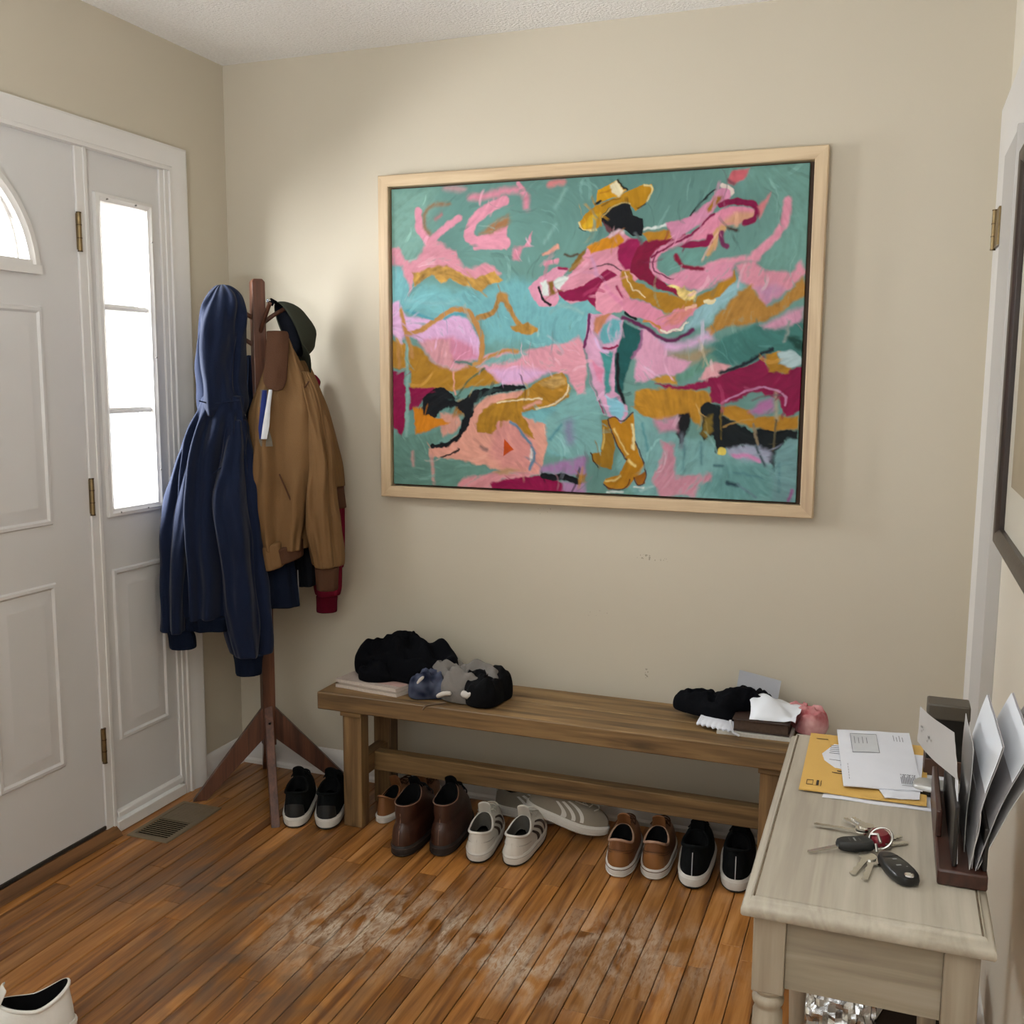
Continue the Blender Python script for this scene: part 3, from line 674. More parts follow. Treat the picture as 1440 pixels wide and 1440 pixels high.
def paint_canvas(parent, x0, x1, z0, z1, y):
    W, H = 640, 467; HU = 729.5
    X, Y = np.meshgrid(np.linspace(0, 1000, W), np.linspace(0, HU, H))
    wx = fbm(H, W, 45, 60, 1); wy = fbm(H, W, 45, 60, 2); wx2 = fbm(H, W, 14, 20, 3); wy2 = fbm(H, W, 14, 20, 4)
    sd = fbm(H, W, 22, 70, 5, 2); sh = fbm(H, W, 60, 16, 6, 2); sg = fbm(H, W, 60, 60, 8)
    # flowing brush direction: sample stretched noise along a slowly turning angle
    an = fbm(H, W, 3, 4, 11, 1) * 2.2 + .9; src = fbm(H, W, 110, 150, 12, 2); sw = np.zeros((H, W)); ii, jj = np.mgrid[0:H, 0:W]
    for q in range(-9, 10): sw += src[np.clip((ii + q * np.sin(an)).astype(int), 0, H - 1), np.clip((jj + q * np.cos(an)).astype(int), 0, W - 1)]
    sw = sw / sw.std() * .45
    img = np.zeros((H, W, 3)); img[:] = lin('739c95'); hgt = np.zeros((H, W))
    big = fbm(H, W, 5, 7, 9)
    img *= (1 + .12 * big + .04 * sw)[..., None]
    hgt += .25 * sw
    for k, ln in enumerate(PAINT.strip().split('\n')):
        t = ln.split(); col = np.array(lin(t[0])); w, soft, wob, st = (float(q) for q in t[1:5]); P = np.array([[float(c) for c in q.split(',')] for q in t[5:]])
        pad = w / 2 + soft * 2 + wob * 2 + 4
        bx0, bx1 = P[:, 0].min() - pad, P[:, 0].max() + pad; by0, by1 = P[:, 1].min() - pad, P[:, 1].max() + pad
        i0, i1 = max(0, int(by0 / HU * (H - 1))), min(H, int(by1 / HU * (H - 1)) + 2); j0, j1 = max(0, int(bx0 / 1000 * (W - 1))), min(W, int(bx1 / 1000 * (W - 1)) + 2)
        if i1 <= i0 or j1 <= j0: continue
        s = np.s_[i0:i1, j0:j1]
        px = X[s] + wob * (.5 * wx[s] + .5 * wx2[s]); py = Y[s] + wob * (.5 * wy[s] + .5 * wy2[s])
        if w == 0: Q = np.vstack([P, P[:1]])
        else: Q = P
        if w > 0 and len(P) > 2:   # smooth the stroke
            for _ in range(2):
                a = Q[:-1] * .75 + Q[1:] * .25; b = Q[:-1] * .25 + Q[1:] * .75; R = np.empty((2 * len(a), 2)); R[0::2] = a; R[1::2] = b; Q = np.vstack([Q[:1], R, Q[-1:]])
        d = np.full(px.shape, 1e9); ins = np.zeros(px.shape, bool)
        for a, b in zip(Q[:-1], Q[1:]):
            v = b - a; l2 = max(v @ v, 1e-9); u = np.clip(((px - a[0]) * v[0] + (py - a[1]) * v[1]) / l2, 0, 1)
            d = np.minimum(d, np.hypot(px - a[0] - u * v[0], py - a[1] - u * v[1]))
            if w == 0:
                c = (a[1] > py) != (b[1] > py); xi = (b[0] - a[0]) * (py - a[1]) / ((b[1] - a[1]) or 1e-9) + a[0]; ins ^= c & (px < xi)
        sdist = np.where(ins, d, -d) if w == 0 else w / 2 - d
        m = np.clip(sdist / max(soft, .8) * .5 + .5, 0, 1); m = m * m * (3 - 2 * m)
        str_ = sw[s] + .35 * (sd[s] if k % 3 else sh[s])
        m = m * np.clip(1.05 - .25 * np.maximum(0, str_ + sg[s] * .4 - .35) * (2 if soft > 4 else .3), 0, 1)
        cv = col[None, None] * (1 + st * (.75 * str_ + .35 * sg[s] + .6 * big[s]))[..., None]
        img[s] = img[s] * (1 - m[..., None]) + cv * m[..., None]
        edge = np.exp(-(sdist / 4.0) ** 2) * (1 if soft <= 4 else .3)
        hgt[s] = hgt[s] * (1 - m * .6) + m * (.5 + .3 * str_) + edge * .45
    # loose palette-knife touches over the blocked-in shapes
    rg = np.random.RandomState(21)
    for q in range(400):
        ci, cj = rg.randint(4, H - 4), rg.randint(4, W - 4); a = an[ci, cj] + rg.randn() * .35; ln_, wd_ = rg.uniform(6, 26), rg.uniform(1.2, 3.6)
        col = img[ci, cj].copy(); k = rg.choice([1.32, 1.2, .86, .74]); col = np.clip(col * k + (.05 if k > 1.3 and col.max() > .1 else 0), .004, .9)
        i0, i1 = max(0, ci - 30), min(H, ci + 30); j0, j1 = max(0, cj - 30), min(W, cj + 30); s = np.s_[i0:i1, j0:j1]
        dj, di = jj[s] - cj + wx[s], ii[s] - ci + wy[s]; u = dj * np.cos(a) + di * np.sin(a); v = -dj * np.sin(a) + di * np.cos(a) + .012 * u * u * rg.randn()
        m = np.clip((wd_ - np.abs(v)) / 1.2, 0, 1) * np.clip((ln_ - np.abs(u)) / 5, 0, 1) * .6 * np.clip(.8 + .5 * sw[s], 0, 1)
        img[s] = img[s] * (1 - m[..., None]) + col * m[..., None]; hgt[s] += m * .35
    img = np.clip(img, .004, .95); img = .8 * img ** 1.12
    yy = y - .0012 * hgt
    xs = x0 + (x1 - x0) * X / 1000; zs = z1 - (z1 - z0) * Y / HU
    co = np.stack([xs, yy, zs], -1).reshape(-1, 3)
    inv = root_matrix(parent).inverted(); co = co + np.array(inv.translation)
    nb = len(co); me = bpy.data.meshes.new('canvas')
    # border skirt so the canvas is a stretched slab
    idx = np.arange(H * W).reshape(H, W)
    quads = np.stack([idx[:-1, :-1], idx[1:, :-1], idx[1:, 1:], idx[:-1, 1:]], -1).reshape(-1, 4)
    per = np.concatenate([idx[0, :-1], idx[:-1, -1], idx[-1, :0:-1], idx[:0:-1, 0]])
    back = co[per].copy(); back[:, 1] += .02
    bi = nb + np.arange(len(per)); co = np.vstack([co, back])
    sk = np.stack([per, np.roll(per, -1), np.roll(bi, -1), bi], -1); faces = np.vstack([quads, sk])
    me.vertices.add(len(co)); me.vertices.foreach_set('co', co.astype(np.float32).ravel())
    me.loops.add(faces.size); me.loops.foreach_set('vertex_index', faces.astype(np.int32).ravel())
    me.polygons.add(len(faces)); me.polygons.foreach_set('loop_start', (np.arange(len(faces)) * 4).astype(np.int32))
    me.polygons.foreach_set('use_smooth', np.ones(len(faces), bool)); me.update(calc_edges=True)
    ca = me.color_attributes.new('paint', 'FLOAT_COLOR', 'POINT'); full = np.ones((len(co), 4), np.float32); full[:nb, :3] = img.reshape(-1, 3); full[nb:, :3] = img.reshape(-1, 3)[per]
    ca.data.foreach_set('color', full.ravel())
    m = bpy.data.materials.new('oil_paint'); m.use_nodes = True; b = m.node_tree.nodes['Principled BSDF']; a = m.node_tree.nodes.new('ShaderNodeAttribute'); a.attribute_name = 'paint'
    m.node_tree.links.new(a.outputs['Color'], b.inputs['Base Color']); b.inputs['Roughness'].default_value = .5; b.inputs['Specular IOR Level'].default_value = .14
    me.materials.append(m); o = bpy.data.objects.new('canvas', me); COL.objects.link(o); o.parent = parent
    return o
pt = thing('framed_painting', 'large pastel painting of a figure in yellow hat and boots in pale wood frame', 'painting', (1.2855, -.001, 1.0045))
FX0, FX1, FZ0, FZ1 = .602, 1.970, 1.0045, 2.0245; FW = .036
paint_canvas(pt, .6445, 1.9205, 1.0475, 1.982, -.032)
def rail(p, q, inner_p, inner_q, m):
    """mitred frame rail: outer p-q, inner edge inner_p-inner_q (x,z)"""
    mb = MB(); a, b = (p, q), (inner_p, inner_q)
    sec = []
    for (o_, i_) in ((p, inner_p), (q, inner_q)):
        ch = .0025; ox, oz = o_; ix, iz = i_; dx, dz = (ix - ox), (iz - oz); l = math.hypot(dx, dz) / math.sqrt(2); dx, dz = dx / l, dz / l
        sec.append([(ox, -.001, oz), (ox, -.043, oz), (ox + dx * ch, -.0455, oz + dz * ch), (ix - dx * ch, -.0455, iz - dz * ch), (ix, -.043, iz), (ix, -.001, iz)])
    mb.rings(sec); return mb.build('frame_rail', m, pt, world=True)
oc = [(FX0, FZ0), (FX1, FZ0), (FX1, FZ1), (FX0, FZ1)]; ic = [(FX0 + FW, FZ0 + FW), (FX1 - FW, FZ0 + FW), (FX1 - FW, FZ1 - FW), (FX0 + FW, FZ1 - FW)]
for i in range(4): rail(oc[i], oc[(i + 1) % 4], ic[i], ic[(i + 1) % 4], FRAMEW if i % 2 == 0 else FRAMEV)
MB().box(FX0 + .004, FX1 - .004, -.012, -.003, FZ0 + .004, FZ1 - .004).build('backing', mat('frame_shadow_liner', '4a3526', .7), pt, smooth=False, world=True)

# ------------------------------------------------------------------ floor register
vt = thing('floor_vent', 'tan metal floor register beside the front door', 'vent', (.115, -.522, 0))
VM = mat('vent_tan_metal', '7d6f5a', .5, .2, 30, metal=.3)
mb = MB(); mb.rings([[(a, b, z) for a, b in ((-.0755 + i, -.135 + i), (.0755 - i, -.135 + i), (.0755 - i, .135 - i), (-.0755 + i, .135 - i))] for i, z in ((0, .0005), (.002, .004), (.017, .0055), (.019, .003))], True, (False, False))
mb.build('vent_frame', VM, vt)
MB().box(-.057, .057, -.117, .117, .0004, .0012).build('vent_shade_plate', mat('vent_black', '0b0a09', .9), vt, smooth=False)  # thin black plate stands in for the shade inside the open duct
for i in range(20):
    y = -.112 + i * .0118; s = MB()
    wdt = .0016 if i < 10 else .0052
    s.obox((0, y, .0034), (1, 0, 0), (0, 1, 0), (0, 0, 1), .0565, wdt, .0009); s.build('slat', VM, vt, smooth=False)
MB().box(-.0565, .0565, .003, .0075, .0026, .0049).build('cross_bar', VM, vt, smooth=False)

# ------------------------------------------------------------------ bench
bn = thing('bench', 'long rustic wooden bench against the wall under the painting', 'bench', (1.29, -.225, 0))
BX0, BX1, BY0, BY1, BT = .545, 2.035, -.372, -.082, .43
for (a, b) in ((BY0, -.2285), (-.2265, BY1)):
    MB().box(BX0, BX1, a, b, BT - .055, BT).build('seat_board', BENCHW, bn, bevel=.004, world=True)
for x in (.622, 1.886):
    for (y0, y1) in ((-.352, -.302), (-.152, -.102)):
        MB().box(x, x + .064, y0, y1, 0, BT - .055).build('leg', BENCHZ, bn, bevel=.003, world=True)
    MB().box(x + .012, x + .052, -.302, -.152, .15, .212).build('end_stretcher', wood('rustic_pine_cross', '896c46', '4e3b24', 'y', .8, .55, True, c3='715636'), bn, bevel=.003, world=True)
    MB().box(x - .004, x + .068, -.36, -.094, BT - .072, BT - .055).build('top_cleat', BENCHW, bn, bevel=.002, world=True)
MB().box(.674, 1.898, -.247, -.207, .15, .212).build('long_stretcher', BENCHW, bn, bevel=.003, world=True)

# ------------------------------------------------------------------ coat rack
RO = Vector((.262, -.218, 0)); PA = math.radians(-42); LA = math.radians(-53)
rk = thing('coat_rack', 'dark wooden coat tree with four splayed feet in the corner', 'coat rack', RO)
ax = Vector((math.cos(PA), math.sin(PA), 0)); ay = Vector((-ax.y, ax.x, 0)); Zv = Vector((0, 0, 1))
mb = MB(); hw = .0205
mb.rings([[RO + ax * (i * w) + ay * (j * w) + Zv * z for i, j in ((-1, -1), (1, -1), (1, 1), (-1, 1))] for z, w in ((.17, hw), (1.690, hw), (1.699, hw - .007))])
mb.build('post', RACKW, rk, bevel=.0025, world=True, smooth=False)
for q, (reach, zt, zb) in enumerate(((.285, .315, .2), (.285, .31, .2), (.262, .31, .2), (.25, .31, .2))):
    a = LA + q * PI / 2; d = Vector((math.cos(a), math.sin(a), 0)); s = Vector((-d.y, d.x, 0)); wv = .0135
    prof = [(d * .012 + Zv * zb), (d * (reach - .045)), (d * reach), (d * .012 + Zv * zt)]
    mb = MB(); mb.rings([[RO + p + s * wv * e for p in prof] for e in (-1, 1)]); mb.build('foot', RACKW, rk, bevel=.002, world=True, smooth=False)
    sc = MB(); c = RO + d * (.055) + Zv * .255 + s * .0; 
def peg(ang, z, l=.085, rise=.06):
    d = Vector((math.cos(ang), math.sin(ang), 0)); p0 = RO + d * .012 + Zv * z
    MB().tube([p0, p0 + d * l * .5 + Zv * rise * .55, p0 + d * l + Zv * rise], [.0075, .007, .0065], 10).build('peg', RACKW, rk, world=True)
peg(PA + .2, 1.53, .075, .09); peg(PA + PI / 2, 1.56, .075, .05); peg(PA - PI / 2, 1.575, .09, .045); peg(PA + PI, 1.545, .07, .06)
peg(PA - PI / 2 - .5, 1.49, .07, .04); peg(PA + PI / 2 - .8, 1.44, .07, .03)
MB().tube([RO + Vector((math.cos(LA), math.sin(LA), 0)) * .06 + Zv * .262 + Vector((-math.sin(LA), math.cos(LA), 0)) * .002, RO + Vector((math.cos(LA), math.sin(LA), 0)) * .064 + Zv * .262], .004, 8).build('bolt', mat('bolt_dark', '1c1714', .4, metal=.7), rk, world=True)

# ------------------------------------------------------------------ hanging clothes
GU = Vector((.821, .571, 0)); GW = Vector((.571, -.821, 0)); GO = Vector((.235, -.235, 0))
def GP(px, py, w):
    """garment pattern coordinates (rack-facing plane, 2.236 mm a unit) to metres"""
    t = py - 436.8; z = 1.6 - t * .002247 - t * t * .00000024
    c = 347.8 + t * .0277; s = .1 / (45.5 - t * .0030)
    return GO + GU * ((px - c) * s) + GW * w + Zv * z
def garment(name, rows, m, parent, folds=(), nseg=56, nrow=None, tilt=0, crease=.006, seed=0, squash=.75, cap=(True, True), p=.8):
    """hanging cloth: rows (py, left px, right px, depth w, half thickness m); folds (phase angle, count, amplitude, from, to)"""
    y0, y1 = rows[0][0], rows[-1][0]; nrow = nrow or max(8, int((y1 - y0) / 3.2)); R = []
    for i in range(nrow + 1):
        t = i / nrow; py = lerp(y0, y1, t); l, r, w, h = interp(rows, py); uc = (l + r) / 2; hu = (r - l) / 2; ring = []
        for j in range(nseg):
            a = 2 * PI * j / nseg; c, s = math.cos(a), math.sin(a)
            cu = math.copysign(abs(c) ** p, c); cw = math.copysign(abs(s) ** p, s)
            d = 0
            for (ph, cnt, amp, f0, f1) in folds:
                e = smooth((py - f0) / 40) * smooth((f1 - py) / 40 + .2)
                q = math.cos(cnt * a + ph + .22 * math.sin(py * .013 + ph))
                d += amp * e * (abs(q) ** .75 * math.copysign(1, q))
            pt_ = GP(uc + hu * cu, py + tilt * hu * cu, w + h * cw)
            d += crease * (nz(cu * 3 + seed * 3.1, py * .013, cw * 2 + seed) + .5 * nz(cu * 7 + seed, py * .024, cw * 5))
            dirv = (GU * cu * .35 + GW * cw).normalized() if (abs(cu) + abs(cw)) > 0 else GW
            ring.append(pt_ + dirv * d)
        R.append(ring)
    mb = MB(); mb.rings(R, True, cap)
    return mb.build(name, m, parent, world=True, sub=1)
HOOD = mat('navy_fleece', '161f36', .85, .25, 9, .25, 300, sheen=.1, hex2='101829')
RIBN = mat('navy_rib', '0f1728', .9, .2, 60, .4, 260)
BLKF = mat('black_fabric', '14161b', .85, .3, 12, .3, 250, hex2='1d2027')
NAVY = mat('dark_navy_fabric', '131a2b', .85, .3, 12, .3, 250, hex2='0d1320')
TANF = mat('tan_duck_canvas', '795c3d', .82, .3, 10, .3, 320, hex2='674c31')
BRWN = mat('brown_corduroy', '523829', .85, .2, 20, .4, 260, hex2='4c3327')
REDF = mat('crimson_fleece', '6e132a', .85, .25, 10, .25, 260, hex2='5a0e22')
OLIV = mat('olive_twill', '33352c', .85, .3, 14, .3, 320, hex2='2a2c25')

hd = thing('hoodie', 'navy blue hooded sweatshirt hanging on the coat rack nearest the door', 'hoodie', GP(312, 860, .08))
garment('hood', [(404, 308, 318, .07, .012), (410, 300, 329, .07, .035), (420, 292, 338, .075, .05), (436, 284, 342, .08, .06), (470, 279, 341, .08, .062), (510, 279, 338, .08, .06), (540, 283, 337, .08, .056), (564, 283, 341, .08, .056), (582, 285, 340, .08, .05)], HOOD, hd, [(.6, 3, .02, 425, 600), (1.9, 5, .008, 440, 600)], crease=.02, seed=1)
garment('body', [(553, 288, 340, .08, .05), (562, 285, 342, .08, .055), (585, 276, 344, .08, .062), (620, 264, 346, .08, .07), (680, 254, 352, .08, .075), (740, 254, 352, .08, .078), (800, 260, 350, .08, .075), (848, 263, 345, .08, .068)], HOOD, hd, [(.4, 11, .02, 560, 900), (2.2, 5, .014, 600, 900)], crease=.014, seed=2)
garment('hem_band', [(844, 264, 343, .08, .066), (852, 266, 341, .08, .064), (865, 268, 338, .08, .06)], RIBN, hd, [(.4, 9, .006, 560, 900)], crease=.004, seed=3)
sl = garment('sleeve', [(590, 272, 292, .06, .03), (640, 257, 287, .065, .042), (700, 243, 281, .07, .05), (760, 236, 275, .075, .05), (820, 235, 270, .08, .046), (866, 237, 268, .085, .04)], HOOD, hd, [(.2, 4, .016, 600, 900)], crease=.015, seed=4)
garment('cuff', [(862, 239, 270, .085, .04), (870, 241, 277, .087, .038), (888, 243, 279, .088, .036)], RIBN, sl, crease=.003, seed=5)
sl = garment('sleeve', [(585, 322, 346, .1, .03), (620, 312, 352, .115, .042), (660, 302, 355, .125, .05), (692, 297, 358, .13, .054), (730, 302, 362, .13, .055), (780, 309, 366, .13, .053), (830, 313, 371, .13, .05), (870, 318, 373, .13, .047), (898, 327, 371, .13, .042)], HOOD, hd, [(1.2, 3, .016, 600, 940), (.1, 5, .008, 640, 940)], crease=.018, seed=6)
garment('cuff', [(894, 328, 371, .13, .04), (902, 330, 369, .13, .038), (923, 332, 368, .13, .037)], RIBN, sl, crease=.003, seed=7)
sm = MB(); sm.tube([GP(x, y, .08 + .066 + .004 * math.sin(x)) for x, y in ((284, 560), (295, 563), (310, 563), (325, 561), (338, 559))], .0022, 6); sm.build('neck_seam', HOOD, hd, world=True)
sm = MB(); sm.tube([GP(x, y, w) for x, y, w in ((303, 655, .163), (311, 648, .166), (322, 643, .168), (329, 639, .166))], .0022, 6); sm.build('pocket_seam', HOOD, hd, world=True)

ol = thing('olive_jacket', 'olive garment mostly hidden behind the navy hoodie, only its hem showing', 'jacket', GP(303, 873, 0))
garment('body', [(520, 300, 330, -.045, .015), (640, 280, 330, -.045, .03), (780, 284, 330, -.045, .03), (874, 291, 326, -.045, .028)], OLIV, ol, [(.3, 5, .005, 560, 900)], seed=8)

dn = thing('dark_jacket', 'black-navy jacket hanging between hoodie and tan jacket, straight hem below', 'jacket', GP(394, 843, .06))
garment('body', [(498, 346, 354, -.035, .008), (512, 343, 360, -.03, .02), (560, 341, 364, -.025, .03), (580, 345, 392, .02, .028), (640, 352, 400, .062, .022), (700, 360, 404, .066, .026), (780, 367, 411, .067, .03), (815, 369, 416, .067, .031), (842, 370, 420, .067, .031)], NAVY, dn, [(.3, 5, .005, 560, 860)], seed=9)
zp = MB(); zp.tube([GP(418, 792, .067), GP(419, 815, .069), GP(420.5, 842, .069)], .0016, 6); zp.build('zip_edge', mat('zip_grey', '8f8f92', .4, metal=.5), dn, world=True)
bk = thing('black_coat', 'black coat hem showing under the tan jacket beside its sleeve', 'coat', GP(430, 822, -.02))
garment('body', [(560, 395, 420, -.05, .02), (640, 400, 440, -.03, .028), (740, 404, 446, -.02, .032), (800, 415, 445, -.02, .032), (822, 419, 444, -.02, .03)], BLKF, bk, [(.3, 5, .004, 560, 860)], seed=10)

rd = thing('red_sweatshirt', 'dark red sweatshirt hanging behind the tan jacket with cuff lowest', 'sweatshirt', GP(465, 860, -.06))
garment('body', [(524, 438, 446, -.085, .012), (534, 437, 454, -.085, .018), (545, 436, 452, -.085, .02), (600, 440, 468, -.085, .03), (650, 448, 480, -.085, .036), (690, 456, 487, -.085, .036), (740, 456, 489, -.085, .035), (785, 458, 489, -.085, .033), (803, 462, 488, -.085, .03)], REDF, rd, [(.3, 5, .005, 560, 860)], seed=11)
sl = garment('sleeve', [(680, 446, 476, -.03, .028), (740, 444, 482, -.03, .033), (790, 442, 484, -.03, .034), (825, 443, 483, -.03, .033), (838, 446, 480, -.03, .03)], REDF, rd, [(.9, 3, .005, 680, 860)], seed=12)
garment('cuff', [(836, 446, 479, -.03, .028), (846, 447, 478, -.03, .027), (861, 447, 478, -.03, .027)], mat('crimson_rib', '560c1f', .9, .2, 60, .4, 260), sl, crease=.002, seed=13)

tj = thing('tan_jacket', 'tan canvas work jacket with brown corduroy collar hanging on the coat rack', 'jacket', GP(410, 790, .1))
garment('body', [(472, 388, 404, .055, .012), (484, 380, 410, .06, .03), (510, 370, 420, .07, .045), (540, 361, 433, .08, .055), (565, 354, 440, .085, .062), (600, 352, 444, .09, .066), (660, 353, 442, .09, .068), (710, 357, 436, .09, .068), (745, 362, 428, .09, .064), (762, 366, 425, .09, .06)], TANF, tj, [(1.1, 5, .016, 540, 790), (.5, 9, .008, 560, 790)], crease=.016, seed=14)
garment('waistband', [(754, 368, 425, .092, .06), (764, 370, 425, .092, .058), (779, 372, 426, .092, .056)], BRWN, tj, crease=.003, seed=15, tilt=-.32)
garment('front_tab', [(750, 366, 394, .118, .034), (764, 368, 396, .12, .033), (785, 372, 399, .12, .032)], TANF, tj, crease=.003, seed=16, tilt=-.3)
sl = garment('sleeve', [(520, 414, 432, .085, .022), (550, 417, 446, .1, .035), (590, 423, 456, .115, .044), (640, 428, 463, .125, .048), (690, 425, 467, .13, .05), (735, 428, 472, .13, .05), (770, 434, 476, .13, .047), (785, 437, 477, .13, .044)], TANF, tj, [(.7, 3, .012, 560, 830), (2, 4, .007, 560, 830)], crease=.018, seed=17)
garment('cuff', [(783, 440, 475, .13, .04), (794, 441, 474, .13, .038), (816, 443, 473, .13, .037)], BRWN, sl, crease=.002, seed=18)
sl = garment('sleeve', [(505, 420, 434, .0, .016), (545, 428, 452, -.005, .03), (600, 440, 470, -.01, .036), (650, 452, 483, -.015, .036), (684, 460, 487, -.02, .033)], TANF, tj, [(.7, 3, .006, 540, 830)], seed=19)
garment('cuff', [(682, 461, 487, -.02, .031), (692, 462, 488, -.02, .031), (714, 464, 491, -.02, .03)], BRWN, sl, crease=.002, seed=20)
# collar: folded-over flap
def collar(u, v):
    L = interp([(466, 373.5, 403), (472, 374, 405), (500, 372, 404), (525, 369.5, 402), (538, 370, 400), (545, 378, 396)], lerp(466, 545, v))
    x = lerp(L[0], L[1], u); y = lerp(466, 545, v) + 2.5 * math.sin(u * PI) * (v - .2)
    return GP(x, y, .09 + .065 * v + .014 * math.sin(u * PI) + .004 * nz(u * 3, v * 4, 3))
MB().sheet(12, 20, collar, GW * -.007).build('collar', BRWN, tj, world=True, sub=1)
def strip(name, pts, m, w0, parent, wid):
    mb = MB(); n = len(pts)
    def f(u, v):
        i = min(int(v * (n - 1)), n - 2); t = v * (n - 1) - i; x = lerp(pts[i][0], pts[i + 1][0], t); y = lerp(pts[i][1], pts[i + 1][1], t); ww = lerp(pts[i][2], pts[i + 1][2], t)
        return GP(x + (u - .5) * ww, y, w0 + .012 * v + .003 * math.sin(u * PI))
    mb.sheet(5, 24, f, GW * -.003); return mb.build(name, m, parent, world=True)
strip('frayed_lining', [(370, 545, 9), (370, 570, 12), (370, 596, 13), (372, 612, 18), (374, 620, 16)], mat('frayed_grey', '6f675c', .9, .5, 40), .15, tj, 10)
strip('lining_tag', [(371, 546, 6), (369, 572, 8), (366, 597, 7), (366, 610, 4)], mat('tag_blue', '27346e', .8, .3, 40), .1545, tj, 8)
strip('lining_tag', [(379, 545, 5), (376, 566, 6), (373, 592, 9), (370, 610, 8)], mat('tag_white', 'cfd2d6', .8, .2, 30), .158, tj, 8)
wl_ = MB(); wl_.tube([GP(x, y, w) for x, y, w in ((391, 657, .158), (399, 675, .16), (407, 693, .158), (415, 708, .15))], .0028, 6); wl_.build('pocket_welt', BRWN, tj, world=True)
sm = MB(); sm.tube([GP(x, y, w) for x, y, w in ((421, 545, .125), (427, 541, .132), (432, 534, .126))], .0022, 6); sm.build('shoulder_seam', BRWN, tj, world=True)

# cap on the right-hand peg
cp = thing('baseball_cap', 'olive green baseball cap hanging by its strap on the coat rack', 'cap', GP(412, 460, .04))
c0 = GP(406, 463, .0); ru = (GP(424, 500, .0) - GP(388, 424, .0)) * .5; dn_ = (GU * .80 + Zv * .40 + GW * -.28).normalized(); dn_ = (dn_ - ru.normalized() * dn_.dot(ru.normalized())).normalized(); rv = ru.cross(dn_).normalized() * .07
mb = MB(); R = []
for i in range(15):
    t = i / 14 * PI / 2; cs_, sn = math.cos(t), math.sin(t); cs_ = cs_ ** .82
    R.append([c0 + ru * (cs_ * math.cos(2 * PI * j / 36) * 1.02 + .12 * sn) + rv * (cs_ * math.sin(2 * PI * j / 36)) + dn_ * (sn * .076 * (1 + .14 * nz(math.cos(2 * PI * j / 36) * cs_ * 1.6, math.sin(2 * PI * j / 36) * cs_ * 1.6, 4))) for j in range(36)])
mb.rings(R, True, (False, True)); crown = mb.build('crown', OLIV, cp, world=True); so = crown.modifiers.new('t', 'SOLIDIFY'); so.thickness = .003; so.offset = -1
mb = MB(); mb.rings([[c0 + ru * (k_ * math.cos(2 * PI * j / 36)) + rv * (k_ * math.sin(2 * PI * j / 36)) + dn_ * d for j in range(36)] for k_, d in ((.97, .001), (.93, .008), (.82, .02), (.6, .03), (.3, .036))], True, (False, True)); mb.build('lining', mat('cap_lining_black', '0d0f16', .9), cp, world=True)
mb = MB()
def visor(u, v):
    a = (u - .5) * 1.9; base = c0 + ru * (1.0 * math.cos(a)) + rv * (1.0 * math.sin(a)); ext = (ru.normalized() * .9 + dn_ * .12).normalized()
    return base + ext * (.062 * v * math.cos(a * .8)) + dn_ * (-.012 * v * v) + dn_ * (.018 * math.sin(a) ** 2 * v)
mb.sheet(16, 8, visor, dn_ * .003); mb.build('visor', OLIV, cp, world=True)
st = MB(); st.tube([c0 - ru * 1.0, c0 - ru * 1.08 - GU * .012 + GW * .02, c0 - ru * 1.0 - GU * .022 + GW * .03, c0 - ru * .9 - GU * .012 + GW * .03], .006, 8); st.build('strap', mat('cap_lining_black', '0d0f16', .9), cp, world=True)
bu = MB(); bu.tube([c0 - ru * 1.03 - GU * .02 + GW * .034, c0 - ru * 1.03 - GU * .026 + GW * .04], .006, 8); bu.build('buckle', mat('steel', 'b8bcc0', .25, metal=1), cp, world=True)

